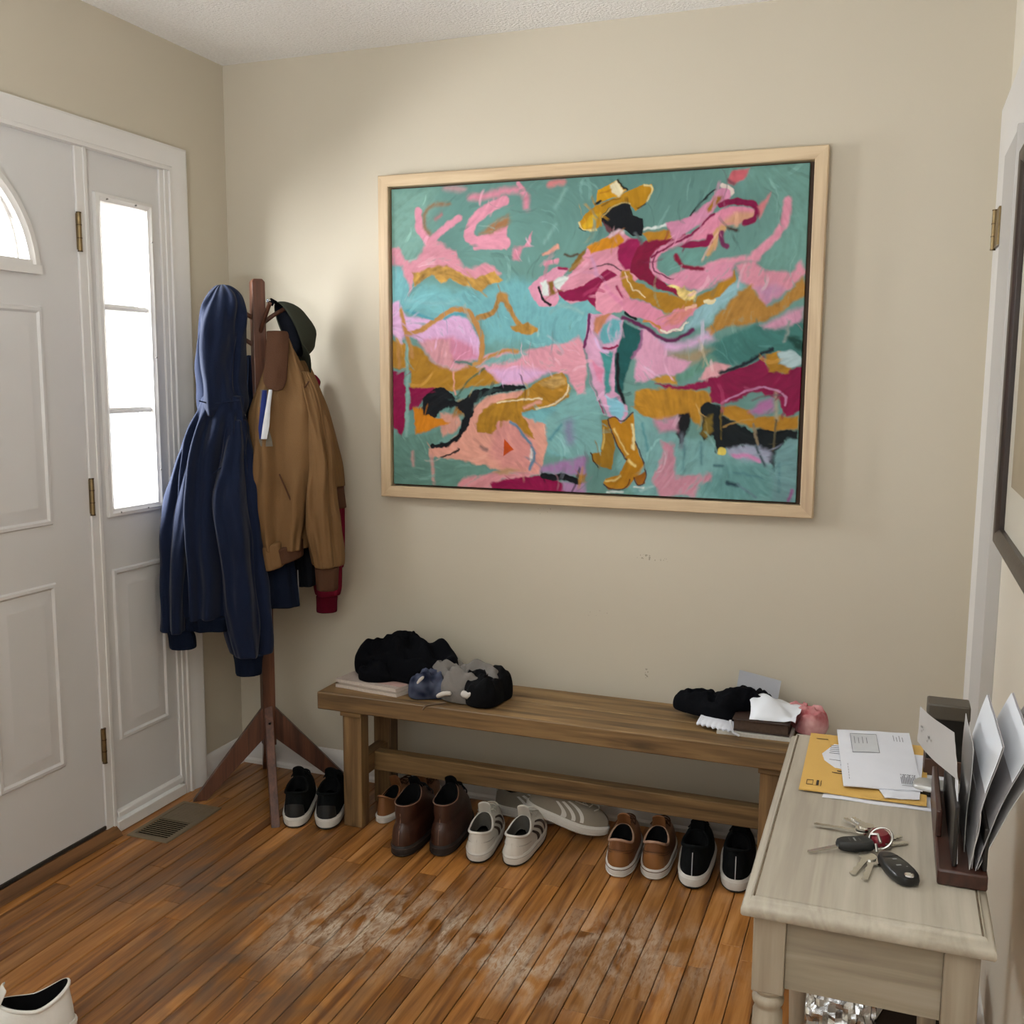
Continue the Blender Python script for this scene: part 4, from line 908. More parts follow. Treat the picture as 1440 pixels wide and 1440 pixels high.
# ------------------------------------------------------------------ shoes
def make_shoe(name, label, loc, rotdeg, group, up, sole, line, L=.28, wb=.045, wh=.041, sh=.03, ch=.085, cs=.07, cf=.09, toe=.055, tilt=0, roll=0, heel_patch=None, stripes=None, laces=None, groove=None, tab=None, seam=None, boot=False, mid=None, rimm=None, ridge=None, flare=0.0, cl=(.245, .2)):
    root = thing(name, label, 'boot' if boot else 'shoe', loc, 0, group, rot=(math.radians(tilt), math.radians(roll), math.radians(rotdeg)))
    n = 44
    HWR = [(0, wh * .93), (.12, wh), (.35, wh * .95), (.55, (wb + wh) / 2), (.72, wb), (.88, wb * .86), (1, wb * .6)]
    def outline(ph, off=0.0):
        c, s = math.cos(ph), math.sin(ph); t = .5 + .5 * math.copysign(abs(c) ** .86, c)
        return Vector(((interp(HWR, t)[0] + off) * math.copysign(abs(s) ** .72, s), (L + 2 * off) * t - off, 0))
    def spring(y): t = max(0, y / L - .62) / .38; return .014 * t * t
    yc, hl = cl[0] * L, cl[1] * L; wc = wh * .68
    def T(ph):
        c, s = math.cos(ph), math.sin(ph)
        z = cs + (ch - cs) * max(0, -c) ** 1.6 + (cf - cs) * max(0, c) ** 1.4
        return Vector((wc * math.copysign(abs(s) ** .85, s), yc + hl * c, sh * .9 + z - .02))
    def S(ph, s, off=0.0):
        f = smooth(math.cos(ph) * 1.15 + .15); B = outline(ph, -.003); B.z = sh * .85 + spring(B.y); t_ = T(ph); dz = t_.z - B.z
        P1 = B + Vector((0, 0, lerp(.42 * dz, toe * .95, f))) + (B - Vector((0, B.y, B.z))).normalized() * (flare * (1 - f))
        P2 = t_ + (B - t_) * lerp(.12, .5, f); P2.z = t_.z - dz * lerp(.35, .2, f)
        if f > .5: P2.z = lerp(P2.z, max(P2.z, toe + sh * .85 + .004), (f - .5) * 1.4 if not boot else .8 * (f - .5))
        if boot:
            k_ = .5 * math.exp(-((s - .52) / .16) ** 2); P2 = Vector((P2.x * (1 - .18 * k_), P2.y, P2.z))
        u = 1 - s; p = B * u**3 + P1 * (3 * u * u * s) + P2 * (3 * u * s * s) + t_ * s**3
        if boot: w_ = math.exp(-((s - .56) / .15) ** 2) * (1 - .6 * f); w2 = math.exp(-((s - .5) / .035) ** 2) * (1 - f); p = Vector((p.x * (1 - .12 * w_ - .03 * w2), lerp(p.y, yc, .09 * w_ + .02 * w2), p.z))
        if off:
            e = .01; a = S(ph + e, min(s, .98)) - S(ph - e, min(s, .98)); b = S(ph, min(s + e, 1)) - S(ph, max(s - e, 0)); nn = a.cross(b)
            if nn.length > 1e-9:
                nn.normalize(); ctr = Vector((0, p.y, p.z * .5)); nn = nn if nn.dot(p - ctr) > 0 else -nn; p = p + nn * off
        return p
    PH = [2 * PI * j / n for j in range(n)]
    # sole
    sp = [(0.0, -.006), (.004, -.001), (sh * .45, .001), (sh * .8, .0015), (sh, -.002)]
    mb = MB(); mb.rings([[(lambda o: (o.x, o.y, z + spring(o.y)))(outline(ph, off)) for ph in PH] for z, off in sp]); so = mb.build('sole', sole, root)
    ot = MB(); ot.rings([[(lambda o: (o.x, o.y, z + spring(o.y)))(outline(ph, off)) for ph in PH] for z, off in ((0, -.005), (.006, .0015), (.0075, .001))]); ot.build('outsole', groove or sole, so)
    gr_ = MB(); gr_.tube([(lambda o: (o.x, o.y, sh * .78 + spring(o.y)))(outline(ph, .0016)) for ph in PH + PH[:1]], .0011, 5); gr_.build('welt_line', mid or sole, so)
    # upper
    mb = MB(); mb.rings([[S(ph, i / 12) for ph in PH] for i in range(13)], True, (False, False)); u_ = mb.build('upper', up, root, sub=1)
    mb = MB(); c0 = Vector((0, yc, 0))
    def inn(k, z): return [Vector((T(ph).x * k, yc + (T(ph).y - yc) * k, T(ph).z + z)) for ph in PH]
    r2 = [Vector((outline(ph).x * .7, lerp(.02, .62, .5 + .5 * math.cos(ph)) * L, sh + .004)) for ph in PH]
    mb.rings([inn(1.0, 0), inn(.97, .003), inn(.9, .002), inn(.84, -.012), inn(.78, -.03), inn(.74, -.055 if boot else -.034), r2], True, (False, True)); mb.build('lining', line, root)
    rim = MB(); rim.tube([T(ph) * 1 + Vector((T(ph).x * .04, 0, -.001)) for ph in PH + PH[:1]], .0042 if not boot else .0018, 8); rim.build('collar_edge', rimm or up, root)
    # tongue
    tf = T(0)
    def tongue(u, v): return Vector(((u - .5) * (.042 - .004 * v), tf.y + .012 - .03 * v + .006 * (1 - (2 * u - 1) ** 2), tf.z - .022 + (.062 if not boot else .05) * v - .006 * (2 * u - 1) ** 2))
    MB().sheet(7, 7, tongue, (0, .005, .001)).build('tongue', line if boot else up, root, sub=1)
    if laces:
        for i in range(4):
            s = .92 - .13 * i; a = .42 + .05 * i; pts = []
            for q in range(9): pts.append(S(lerp(-a, a, q / 8), s - .05 * (q % 8 > 3) * 0 - .06 * q / 8, .004 if 0 < q < 8 else .001))
            MB().tube(pts, .0022, 6).build('lace', laces, root)
        for sg in (-1, 1): MB().tube([S(0, .9, .006), S(sg * .45, .9, .012), S(sg * .75, .78, .006), S(sg * .55, .62, .006), S(sg * .2, .8, .006)], .002, 6).build('lace', laces, root)
    if heel_patch:
        MB().sheet(15, 8, lambda u, v: S(PI + lerp(-.62, .62, u), lerp(.05, .55, v) - .1 * (2 * u - 1) ** 2 * v, .0012), (0, -.0006, 0)).build('heel_counter', heel_patch, root)
    if tab:
        MB().sheet(13, 6, lambda u, v: S(PI + lerp(-.5, .5, u), lerp(.66, .985, v), .0016), (0, -.0008, 0)).build('heel_tab', tab, root)
    if ridge:
        for sv in ridge: MB().tube([S(PI + lerp(-1.25, 1.25, q / 16), sv - .12 * (2 * q / 16 - 1) ** 2, .0008) for q in range(17)], .0011, 5).build('stitch_line', mid or up, root)
    if seam:
        MB().tube([S(PI, s, .0012) for s in (.06, .2, .35, .5, .65, .8)], .0013, 6).build('heel_seam', seam, root)
    if stripes:
        for sd in (-1, 1):
            for i in range(3):
                p0 = 1.62 - .2 * i
                MB().sheet(4, 12, lambda u, v: S(sd * (p0 - .42 * v * .6 + (u - .5) * .09), lerp(.1, .82, v), .0014), (sd * .0006, 0, 0)).build('stripe', stripes, root)
    return root
SOLEW = mat('white_rubber', 'cfcbc4', .55, .25, 30, .1, 120, hex2='b5afa6'); SOLED = mat('dark_rubber', '241d1a', .6, .2, 30); OUTS = mat('outsole_black', '17140f', .7)
BLKU = mat('black_knit', '0c0e0f', .85, .3, 40, .35, 420, hex2='1b1e1f'); BLIN = mat('black_lining', '0a0a0b', .9); TANU = mat('tan_leather', '7d5230', .45, .35, 14, .12, 160, hex2='6d4325')
BRNU = mat('brown_boot_leather', '3c2115', .42, .4, 10, .15, 120, hex2='2a150d', coat=.08); WHTU = mat('white_leather', 'cdc8bf', .45, .2, 14, .08, 140, hex2='bcb6ac'); GRYU = mat('grey_suede', '8f877a', .85, .25, 14, .3, 320, hex2='7e7669')
GLIN = mat('grey_lining', '4a4742', .9, .3, 60); STRP = mat('stripe_brown', '3b2c26', .6); LACW = mat('lace_white', 'c9c3b8', .85, .2, 80); LACB = mat('lace_black', '17181a', .85); LACT = mat('lace_brown', '5a4032', .85); TRIMP = mat('tan_edge', 'a2806a', .6); SEAMW = mat('seam_white', 'a9a9ac', .6)
SLV = mat('reflective_tab', 'b5b0a6', .35, .2, 80, metal=.3)
g = 'black running shoes left of the bench leg'
make_shoe('sneaker', 'black running shoe with white sole nearest the coat rack foot', (.49, -.432, 0), 24, g, BLKU, SOLEW, BLIN, L=.295, wb=.049, wh=.0475, sh=.036, ch=.1, cs=.085, cf=.105, laces=LACB, groove=OUTS, heel_patch=mat('black_tpu', '131516', .55))
make_shoe('sneaker', 'black running shoe with white sole touching the bench leg', (.587, -.405, 0), 22, g, BLKU, SOLEW, BLIN, L=.295, wb=.049, wh=.0475, sh=.036, ch=.1, cs=.085, cf=.105, laces=LACB, groove=OUTS, heel_patch=mat('black_tpu', '131516', .55))
g = 'tan shoes behind the left bench leg'
make_shoe('casual_shoe', 'tan shoe with white sole just behind the left bench leg', (.723, -.305, 0), 0, g, TANU, SOLEW, BLIN, L=.255, wb=.038, wh=.036, sh=.026, ch=.085, cs=.06, cf=.08, laces=LACT)
make_shoe('casual_shoe', 'tan shoe mostly hidden behind the brown boots', (.802, -.262, 0), 1, g, TANU, SOLEW, BLIN, L=.235, wb=.034, wh=.033, sh=.026, ch=.085, cs=.06, cf=.08, laces=LACT)
g = 'brown leather boots under the bench'
for q, (x, y, r) in enumerate(((.878, -.485, 3), (.985, -.44, 6))):
    make_shoe('leather_boot', ('brown leather ankle boot standing nearest the camera, left of its pair', 'brown leather ankle boot next to the white sneakers, right of its pair')[q], (x, y, 0), r, g, BRNU, SOLED, BLIN, L=.285, wb=.049, wh=.048, sh=.032, ch=.142, cs=.14, cf=.165, toe=.06, boot=True, rimm=mat('boot_edge', '7a5a48', .5), seam=mat('boot_edge', '7a5a48', .5), laces=LACB, cl=(.27, .2), heel_patch=BRNU, mid=mat('welt_brown', '3a2a22', .6))
g = 'white sneakers under the bench'
make_shoe('sneaker', 'white leather sneaker with dark stripes next to the brown boot', (1.105, -.44, 0), 10, g, WHTU, SOLEW, GLIN, L=.285, wb=.047, wh=.046, sh=.034, ch=.078, cs=.066, cf=.09, stripes=STRP, laces=LACW, tab=WHTU, groove=OUTS, seam=WHTU, ridge=(.5,), mid=mat('white_shade', 'a8a299', .6), heel_patch=WHTU)
make_shoe('sneaker', 'white leather sneaker with dark stripes under the grey sneaker', (1.206, -.422, 0), 2, g, WHTU, SOLEW, GLIN, L=.285, wb=.047, wh=.046, sh=.034, ch=.078, cs=.066, cf=.09, stripes=STRP, laces=LACW, tab=WHTU, groove=OUTS, seam=WHTU, ridge=(.5,), mid=mat('white_shade', 'a8a299', .6), heel_patch=WHTU)
g = 'grey suede sneakers behind the white ones'
make_shoe('sneaker', 'grey suede sneaker against the wall behind the white sneakers', (1.022, -.076, 0), -92, g, GRYU, SOLEW, BLIN, L=.265, wb=.041, wh=.038, sh=.034, ch=.092, cs=.068, cf=.085, laces=LACW, tab=SLV, stripes=SOLEW)
make_shoe('sneaker', 'grey suede sneaker tilted with its heel raised, toe pointing right', (1.165, -.185, .078), -84, g, GRYU, SOLEW, BLIN, L=.262, wb=.041, wh=.038, sh=.032, ch=.092, cs=.068, cf=.085, tilt=-16, laces=LACW, tab=SLV, stripes=SOLEW)
g = 'tan leather shoes under the bench'
for q, (x, y, r) in enumerate(((1.508, -.375, 6), (1.604, -.352, 5))):
    make_shoe('casual_shoe', ('tan leather lace-up with white sole, left of the front tan pair', 'tan leather lace-up with white sole, beside the black running shoes')[q], (x, y, 0), r, g, TANU, SOLEW, BLIN, L=.285, wb=.048, wh=.047, sh=.032, ch=.1, cs=.075, cf=.095, laces=LACT, tab=mat('tan_dark', '6a4326', .5), rimm=TRIMP, ridge=(.52, .62), mid=mat('tan_stitch', '5c3c24', .6), heel_patch=mat('tan_counter', '87592f', .42, .3, 14))
g = 'black running shoes at the right end of the bench'
for q, (x, y, r) in enumerate(((1.715, -.363, 4), (1.83, -.342, 4))):
    make_shoe('sneaker', ('black running shoe with heel stripe beside the tan shoes', 'black running shoe with heel stripe half hidden by the side table')[q], (x, y, 0), r, g, BLKU, SOLEW, BLIN, L=.295, wb=.05, wh=.049, sh=.038, ch=.105, cs=.088, cf=.1, seam=SEAMW, laces=LACB, groove=OUTS)
make_shoe('sneaker', 'white sneaker with black lining lying alone on the open floor', (.588, -1.44, 0), 140, None, mat('white_canvas', 'd8d6d0', .6, .15, 20, .1, 160), SOLEW, BLIN, L=.28, wb=.05, wh=.047, sh=.03, ch=.105, cs=.075, cf=.095, laces=LACW, cl=(.28, .24))

# ------------------------------------------------------------------ side table
TM = wood('distressed_taupe', 'b3ab9c', '9a9183', 'y', .8, .5, False, c3='a8a091'); TMX = wood('distressed_taupe_cross', 'a09686', '82786a', 'x', .8, .5, False, c3='938977'); TMZ = wood('distressed_taupe_leg', 'a59a88', '877b6c', 'z', .8, .5, False, c3='988c7a')
tb = thing('side_table', 'narrow taupe painted side table with turned legs in the right foreground', 'table', (2.17, -1.46, 0))
TX0, TX1, TY0, TY1, TT = 2.024, 2.318, -1.788, -1.13, .75
mb = MB(); rs = []
for ins, z in ((.012, TT - .024), (.002, TT - .0235), (0, TT - .02), (.0, TT - .013), (.004, TT - .008), (.009, TT - .006), (.0105, TT - .002), (.0125, TT), (.0135, TT - .0022), (.0155, TT - .0022), (.0165, TT)):
    rs.append([(TX0 + ins, TY0 + ins, z), (TX1 - ins, TY0 + ins, z), (TX1 - ins, TY1 - ins, z), (TX0 + ins, TY1 - ins, z)])
mb.rings(rs); mb.build('table_top', TM, tb, world=True, angle=50)
gz = MB()
gz.rings([[(TX0 + i, TY0 + i, z), (TX1 - i, TY0 + i, z), (TX1 - i, TY1 - i, z), (TX0 + i, TY1 - i, z)] for i, z in ((.0133, TT - .0019), (.0157, TT - .0019))], True, (False, False)); gz.build('glaze_line', mat('umber_glaze', '5a4a38', .7, .6, 60, hex2='8c7f6c'), tb, world=True, smooth=False)
LW = .04; ZB = .62
prof = [(.0195, ZB), (.0195, ZB - .002), (.0165, ZB - .005), (.016, ZB - .008), (.0195, ZB - .011), (.0205, ZB - .016), (.0195, ZB - .021), (.0165, ZB - .025), (.0165, ZB - .028), (.019, ZB - .034), (.0205, ZB - .1), (.021, ZB - .16), (.018, ZB - .3), (.014, ZB - .42), (.012, ZB - .5), (.016, ZB - .52), (.017, ZB - .54), (.012, ZB - .56), (.011, .004), (.01, 0)]
LXY = [(TX0 + .035, TY0 + .034), (TX1 - .035, TY0 + .034), (TX0 + .035, TY1 - .034), (TX1 - .035, TY1 - .034)]
for lx, ly in LXY:
    mb = MB(); mb.box(lx - LW / 2, lx + LW / 2, ly - LW / 2, ly + LW / 2, ZB, TT - .024); lg = mb.build('leg', TMZ, tb, world=True, bevel=.0015)
    mb = MB(); mb.lathe(prof, 24, (lx, ly, 0)); mb.build('turned_leg', TMZ, lg, world=True)
for (a, b, c, d) in ((LXY[0][0] + LW / 2, LXY[1][0] - LW / 2, TY0 + .02, TY0 + .036), (LXY[0][0] + LW / 2, LXY[1][0] - LW / 2, TY1 - .036, TY1 - .02)):
    MB().box(a, b, c, d, .628, TT - .024).build('apron', TMX, tb, world=True, bevel=.001)
for (a, b) in ((TX0 + .02, TX0 + .036), (TX1 - .036, TX1 - .02)):
    MB().box(a, b, LXY[0][1] + LW / 2, LXY[2][1] - LW / 2, .628, TT - .024).build('apron', TM, tb, world=True, bevel=.001)

# ------------------------------------------------------------------ mail on the table
PAPER = mat('white_paper', 'd8dae2', .7, .08, 20); PAPG = mat('grey_white_paper', 'b9b7b6', .75, .1, 12); YEL = mat('manila_yellow', 'cfa658', .65, .12, 25, .05, 200, hex2='c39848'); INK = mat('ink_grey', '5d5f68', .7); INKB = mat('ink_blue', '27336b', .6); INKK = mat('ink_dark', '2c241c', .7)
FILM = mat('window_film', 'c4c8cf', .2, .1, 30, spec=.8)
def quadsheet(A, B, C, D, z, bow=.002, sag=0, seed=0, corner=0):
    """thin sheet with corners A (near-left) B (near-right) C (far-right) D (far-left), lying at height z"""
    A, B, C, D = (Vector((*q, 0)) for q in (A, B, C, D))
    def f(u, v):
        p = (A * (1 - u) + B * u) * (1 - v) + (D * (1 - u) + C * u) * v
        p.z = z + bow * math.sin(u * PI) * math.sin(v * PI) + .0012 * nz(u * 3 + seed, v * 3) + corner * (u * (1 - v)) ** 3
        return p
    return f
def marks(f, items, m, parent, name, up=.0009):
    """small flat printed marks on a sheet; items (u0,u1,v0,v1)"""
    mb = MB()
    for (u0, u1, v0, v1) in items:
        mb.add([f(u0, v0) + Vector((0, 0, up)), f(u1, v0) + Vector((0, 0, up)), f(u1, v1) + Vector((0, 0, up)), f(u0, v1) + Vector((0, 0, up))], [(0, 1, 2, 3)])
    o = mb.build(name, m, parent, smooth=False, world=True); return o
def sheet_thing(name, label, cat, f, m, t=.0008, nu=12, nv=12, group=None):
    c = f(.5, .5); th = thing(name, label, cat, c, 0, group); MB().sheet(nu, nv, f, (0, 0, t)).build('sheet', m, th, world=True); return th
f = quadsheet((2.098, -1.427), (2.264, -1.422), (2.29, -1.2), (2.12, -1.19), TT + .0006, .0004)
sheet_thing('loose_paper', 'white sheet lowest in the mail pile under the yellow envelope', 'paper', f, PAPER)
f = quadsheet((2.062, -1.415), (2.25, -1.413), (2.258, -1.14), (2.06, -1.143), TT + .003, .0012, corner=.001)
th = sheet_thing('yellow_envelope', 'yellow manila envelope with white address sticker on the side table', 'envelope', f, YEL, .0022, group=None)
def rel(f, u0, u1, v0, v1, up): return lambda u, v: f(lerp(u0, u1, u), lerp(v0, v1, v)) + Vector((0, 0, up))
ff = rel(f, .0, 1, 0, 1, .0024)
stk = MB(); stk.add([ff(u, v) + Vector((0, 0, .0002)) for u, v in ((.13, .62), (.22, .82), (.4, .80), (.42, .22), (.16, .5))], [(0, 1, 2, 3, 4)]); so_ = stk.build('address_sticker', PAPER, th, smooth=False, world=True)
marks(ff, [(.19, .31, .78 - k * .035, .79 - k * .035) for k in range(5)] + [(.33, .38, .75 - k * .05, .77 - k * .05) for k in range(3)] + [(.2, .3, .52, .528)], INK, so_, 'address_print', .0007)
marks(ff, [(.3, .39, .44, .53)], INKB, so_, 'stamp_print', .0008)
marks(ff, [(.05, .1, .07, .078), (.05, .1, .14, .148), (.05, .055, .07, .148), (.1, .104, .07, .148), (.13, .15, .07, .15), (.165, .17, .06, .15), (.06, .16, .885, .895), (.28, .4, .33, .345), (.33, .4, .36, .38), (.24, .36, .3, .31)], INKK, th, 'postmark_print')
f = quadsheet((2.19, -1.412), (2.24, -1.40), (2.25, -1.2), (2.13, -1.2), TT + .0075, .001)
sheet_thing('folded_letter', 'folded white letter poking out under the window envelope', 'letter', f, PAPER, .0012)
f = quadsheet((2.128, -1.392), (2.245, -1.37), (2.228, -1.096), (2.104, -1.124), TT + .0095, .0025, seed=3)
th = sheet_thing('window_envelope', 'white business envelope with clear address window atop the mail pile', 'envelope', f, PAPER, .0016)
ff = rel(f, 0, 1, 0, 1, .0018)
wn = MB(); wn.sheet(5, 5, rel(ff, .18, .53, .56, .92, .0002), (0, 0, .0003)); wo = wn.build('address_window', FILM, th, world=True)
marks(ff, [(.18, .53, .553, .56), (.18, .53, .915, .922), (.173, .18, .553, .922), (.53, .537, .553, .922)], INK, wo, 'window_edge', .0006)
marks(ff, [(.22 + .055 * k, .228 + .055 * k, .72, .86 - .02 * (k % 2)) for k in range(4)], INK, wo, 'address_print', .0009)
marks(ff, [(.76 + .04 * k, .768 + .04 * k, .80, .92 - .03 * (k % 2)) for k in range(4)], INK, th, 'return_print')
marks(ff, [(.75 + .022 * k, .76 + .022 * k, .07, .17 + .02 * ((k * 7) % 3)) for k in range(10)] + [(.75 + .03 * k, .768 + .03 * k, .205, .215) for k in range(7)] + [(.75, .97, .045, .05)], INK, th, 'postage_print')
marks(ff, [(.085, .09, .1 + .045 * k, .13 + .045 * k) for k in range(6)], INK, th, 'form_print')
# rounded silver gadget
gd = thing('silver_gadget', 'small rounded silver and black gadget between mail pile and letter holder', 'gadget', (2.27, -1.352, TT + .003), math.radians(-8))
mb = MB(); mb.rings([[(.04 * k * math.copysign(abs(math.cos(a)) ** .6, math.cos(a)), .022 * k * math.copysign(abs(math.sin(a)) ** .6, math.sin(a)), z) for a in [2 * PI * j / 28 for j in range(28)]] for k, z in ((.9, 0), (1, .003), (1, .008))], True, (True, False)); mb.build('base', mat('gadget_black', '151515', .3), gd)
mb = MB(); mb.rings([[(.04 * k * math.copysign(abs(math.cos(a)) ** .6, math.cos(a)), .022 * k * math.copysign(abs(math.sin(a)) ** .6, math.sin(a)), z) for a in [2 * PI * j / 28 for j in range(28)]] for k, z in ((1, .008), (.99, .012), (.9, .0155), (.6, .0175))]); mb.build('cover', mat('gadget_silver', 'b4b4b2', .3, metal=.5), gd)

# ------------------------------------------------------------------ letter holder with letters, dark box behind
lh = thing('letter_holder', 'dark mahogany letter holder with slots at the right edge of the table', 'letter holder', (2.294, -1.52, TT))
LX0, LX1, LY0, LY1 = 2.256, 2.334, -1.662, -1.385
MB().box(LX0, 2.316, LY0, LY1, TT + .0005, TT + .022).build('base', ORGW, lh, world=True, bevel=.003)
MB().box(LX0, LX0 + .008, LY0 + .1, LY1, TT + .022, TT + .06).build('side_rail', ORGW, lh, world=True, bevel=.002)
for (x, h) in ((LX0 + .017, .105), (2.309, .08)):
    MB().box(x, x + .006, LY0 + .012, LY1, TT + .022, TT + h).build('divider', mat('divider_black', '1a1513', .45), lh, world=True, bevel=.002)
bx = thing('dark_box', 'dark upright box with brown leather edge behind the letter holder', 'box', (2.285, -1.245, TT))
MB().box(2.25, 2.313, -1.27, -1.225, TT + .0005, TT + .122).build('box_body', mat('box_black', '16130f', .35), bx, world=True, bevel=.002)
MB().box(2.2485, 2.3145, -1.2715, -1.2235, TT + .001, TT + .03).build('leather_band', mat('leather_brown', '4a3023', .5, .2, 30), bx, world=True, bevel=.002)
MB().box(2.249, 2.314, -1.271, -1.224, TT + .097, TT + .123).build('lid', mat('box_lid_taupe', '4b443a', .5), bx, world=True, bevel=.003)
def upright(label, xb, xt, y0, y1, zb, zt, bend=0, m=None, name='letter', prn=(), skew=0, t=.0009, flap=None):
    """sheet standing in the holder: bottom at x = xb, top at xt; y0 near edge, y1 far edge"""
    th = thing(name, label, 'letter', ((xb + xt) / 2, (y0 + y1) / 2, zb), 0, 'letters standing in the holder')
    def f(u, v):
        x = lerp(xb, xt, v) + bend * math.sin(v * PI); return Vector((x + .002 * nz(u * 3, v * 3, xb * 50), lerp(y0, y1, u) + skew * v, lerp(zb, zt, v) + .01 * 0 * u))
    MB().sheet(8, 14, f, (t, 0, 0)).build('sheet', m or PAPER, th, world=True)
    if prn:
        mb = MB()
        for (u0, u1, v0, v1) in prn: mb.add([f(u, v) - Vector((.0006, 0, 0)) for u, v in ((u0, v0), (u1, v0), (u1, v1), (u0, v1))], [(0, 1, 2, 3)])
        mb.build('print', INK, th, smooth=False, world=True)
    if flap:
        mb = MB(); mb.sheet(8, 6, lambda u, v: f(u, lerp(flap, .995, v)) - Vector((.0012, 0, 0)), (-.0006, 0, 0)); mb.build('flap', mat('bright_paper', 'e3e7ee', .6), th, world=True)
    return th
PRN = [(.55, .57, .6, .64), (.5, .52, .58, .66), (.6, .63, .5, .52), (.3, .34, .62, .64), (.35, .4, .55, .57)]
ZB_ = TT + .023
def hinge_letter():
    th = thing('letter', 'white letter flopped out to the left of the letter holder', 'letter', (2.288, -1.63, ZB_), 0, 'letters standing in the holder')
    TL, BL, BR, TR, ST = (Vector(q) for q in ((2.2322, -1.42, .9121), (2.2312, -1.42, .8575), (2.2745, -1.63, .8825), (2.2666, -1.63, .9458), (2.2795, -1.643, .774)))
    def f(u, v): p = (BR * (1 - u) + BL * u) * (1 - v) + (TR * (1 - u) + TL * u) * v; return p + Vector((-.008 * math.sin(u * PI) + .001 * nz(u * 4, v * 4), 0, .003 * math.sin(u * PI)))
    MB().sheet(14, 12, f, (.0009, 0, 0)).build('sheet', PAPG, th, world=True)
    MB().sheet(4, 10, lambda u, v: ST * (1 - v) + BR * v + Vector((0, .05 * u, .0)), (.0012, 0, 0)).build('lower_fold', PAPER, th, world=True)
    mb = MB()
    for (u0, u1, v0, v1) in [(.8, .84, .5, .56), (.74, .78, .52, .58), (.68, .7, .5, .54), (.5, .54, .42, .48), (.44, .46, .4, .45), (.76, .78, .4, .46), (.55, .58, .3, .34)]: mb.add([f(u, v) - Vector((.0009, .0004, -.0002)) for u, v in ((u0, v0), (u1, v0), (u1, v1), (u0, v1))], [(0, 1, 2, 3)])
    mb.build('print', mat('ink_pale', '8f8d8c', .7), th, smooth=False, world=True)
hinge_letter()
upright('thin white card standing just right of the flopped letter', 2.291, 2.293, -1.60, -1.44, ZB_, TT + .165, 0, PAPG)
upright('grey folded letter with lower edge sloping, second slot of the holder', 2.294, 2.302, -1.652, -1.43, ZB_, TT + .1, .002, PAPG)
upright('white envelope with bright flap standing in the middle of the holder', 2.297, 2.324, -1.648, -1.415, ZB_, TT + .19, -.006, mat('envelope_grey', 'a3a0a3', .7), prn=[(.2, .24, .93, .96)], flap=.62, name='envelope')
upright('large white envelope with printed corner leaning right in the holder', 2.301, 2.357, -1.652, -1.41, ZB_, TT + .195, -.005, mat('envelope_grey', 'a3a0a3', .7), prn=[(.72, .76, .74, .8), (.78, .82, .74, .78)], flap=.72, name='envelope')
upright('rearmost white envelope leaning furthest right in the holder', 2.304, 2.374, -1.648, -1.42, ZB_, TT + .185, -.004, PAPG, name='envelope')
upright('grey notepad sheet squeezed between holder and wall', 2.307, 2.385, -1.60, -1.40, ZB_, TT + .175, -.003, mat('dull_grey_paper', '77746c', .8))

# ------------------------------------------------------------------ keys
STL = mat('key_steel', 'd3d1ca', .22, .2, 60, metal=1); FOB = mat('fob_black', '121313', .3, .1, 30); FOBM = mat('fob_matt', '1a1b1b', .55)
kb = thing('key_bunch', 'bunch of keys with red tag and two black car fobs on the table', 'keys', (2.183, -1.585, TT))
KZ = TT + .0005
def key(name, p0, p1, z0, z1, bow=.011, w=.0042, m=STL, teeth=True):
    """p0 bow centre, p1 tip (x, y)"""
    a = Vector((*p0, z0)); b = Vector((*p1, z1)); d = (b - a); l = d.length; d.normalize(); s = Vector((-d.y, d.x, 0)).normalized(); nrm = d.cross(s).normalized(); t = .0011
    pts = []
    for q in range(13): an = math.radians(40 + 280 * q / 12); pts.append((bow * math.cos(an) * .9, bow * math.sin(an)))
    k = bow * .75; n_ = 7
    pts = [(x, y) for x, y in pts]
    out = pts + [(k, -w)]
    if teeth:
        for q in range(n_): x = lerp(k + .004, l - .003, q / (n_ - 1)); out.append((x, -w + (.0016 if q % 2 else 0)))
    out += [(l - .001, -w * .3), (l, 0), (l - .003, w), (k, w)]
    mb = MB(); mb.rings([[a + d * x + s * y + nrm * h for x, y in out] for h in (-t, t)]); return mb.build(name, m, kb, smooth=False, world=True)
key('key', (2.16, -1.545), (2.094, -1.54), KZ + .006, KZ + .004)
key('key', (2.162, -1.54), (2.135, -1.508), KZ + .009, KZ + .006)
key('key', (2.166, -1.536), (2.146, -1.508), KZ + .011, KZ + .009)
key('key', (2.19, -1.575), (2.222, -1.553), KZ + .004, KZ + .003)
key('key', (2.192, -1.57), (2.213, -1.536), KZ + .007, KZ + .004)
key('key', (2.17, -1.625), (2.152, -1.678), KZ + .006, KZ + .002, .012)
key('key', (2.176, -1.63), (2.168, -1.688), KZ + .004, KZ + .002, .013)
def loft_fob(name, c, ang, l, w, h, m, parent, tip=.6):
    mb = MB(); ca, sa = math.cos(ang), math.sin(ang); R = []
    for k_, z in ((.86, 0), (.97, h * .18), (1, h * .5), (.95, h * .85), (.82, h)):
        ring = []
        for j in range(32):
            a = 2 * PI * j / 32; x = l / 2 * math.copysign(abs(math.cos(a)) ** .75, math.cos(a)); y = w / 2 * math.copysign(abs(math.sin(a)) ** .6, math.sin(a)) * lerp(1, tip, max(0, -x / (l / 2)))
            ring.append((c[0] + (x * ca - y * sa) * k_, c[1] + (x * sa + y * ca) * k_, c[2] + z))
        R.append(ring)
    mb.rings(R); return mb.build(name, m, parent, world=True)
F2 = loft_fob('remote_fob', (2.208, -1.648, KZ), math.radians(-63), .082, .036, .014, FOB, kb, .75)
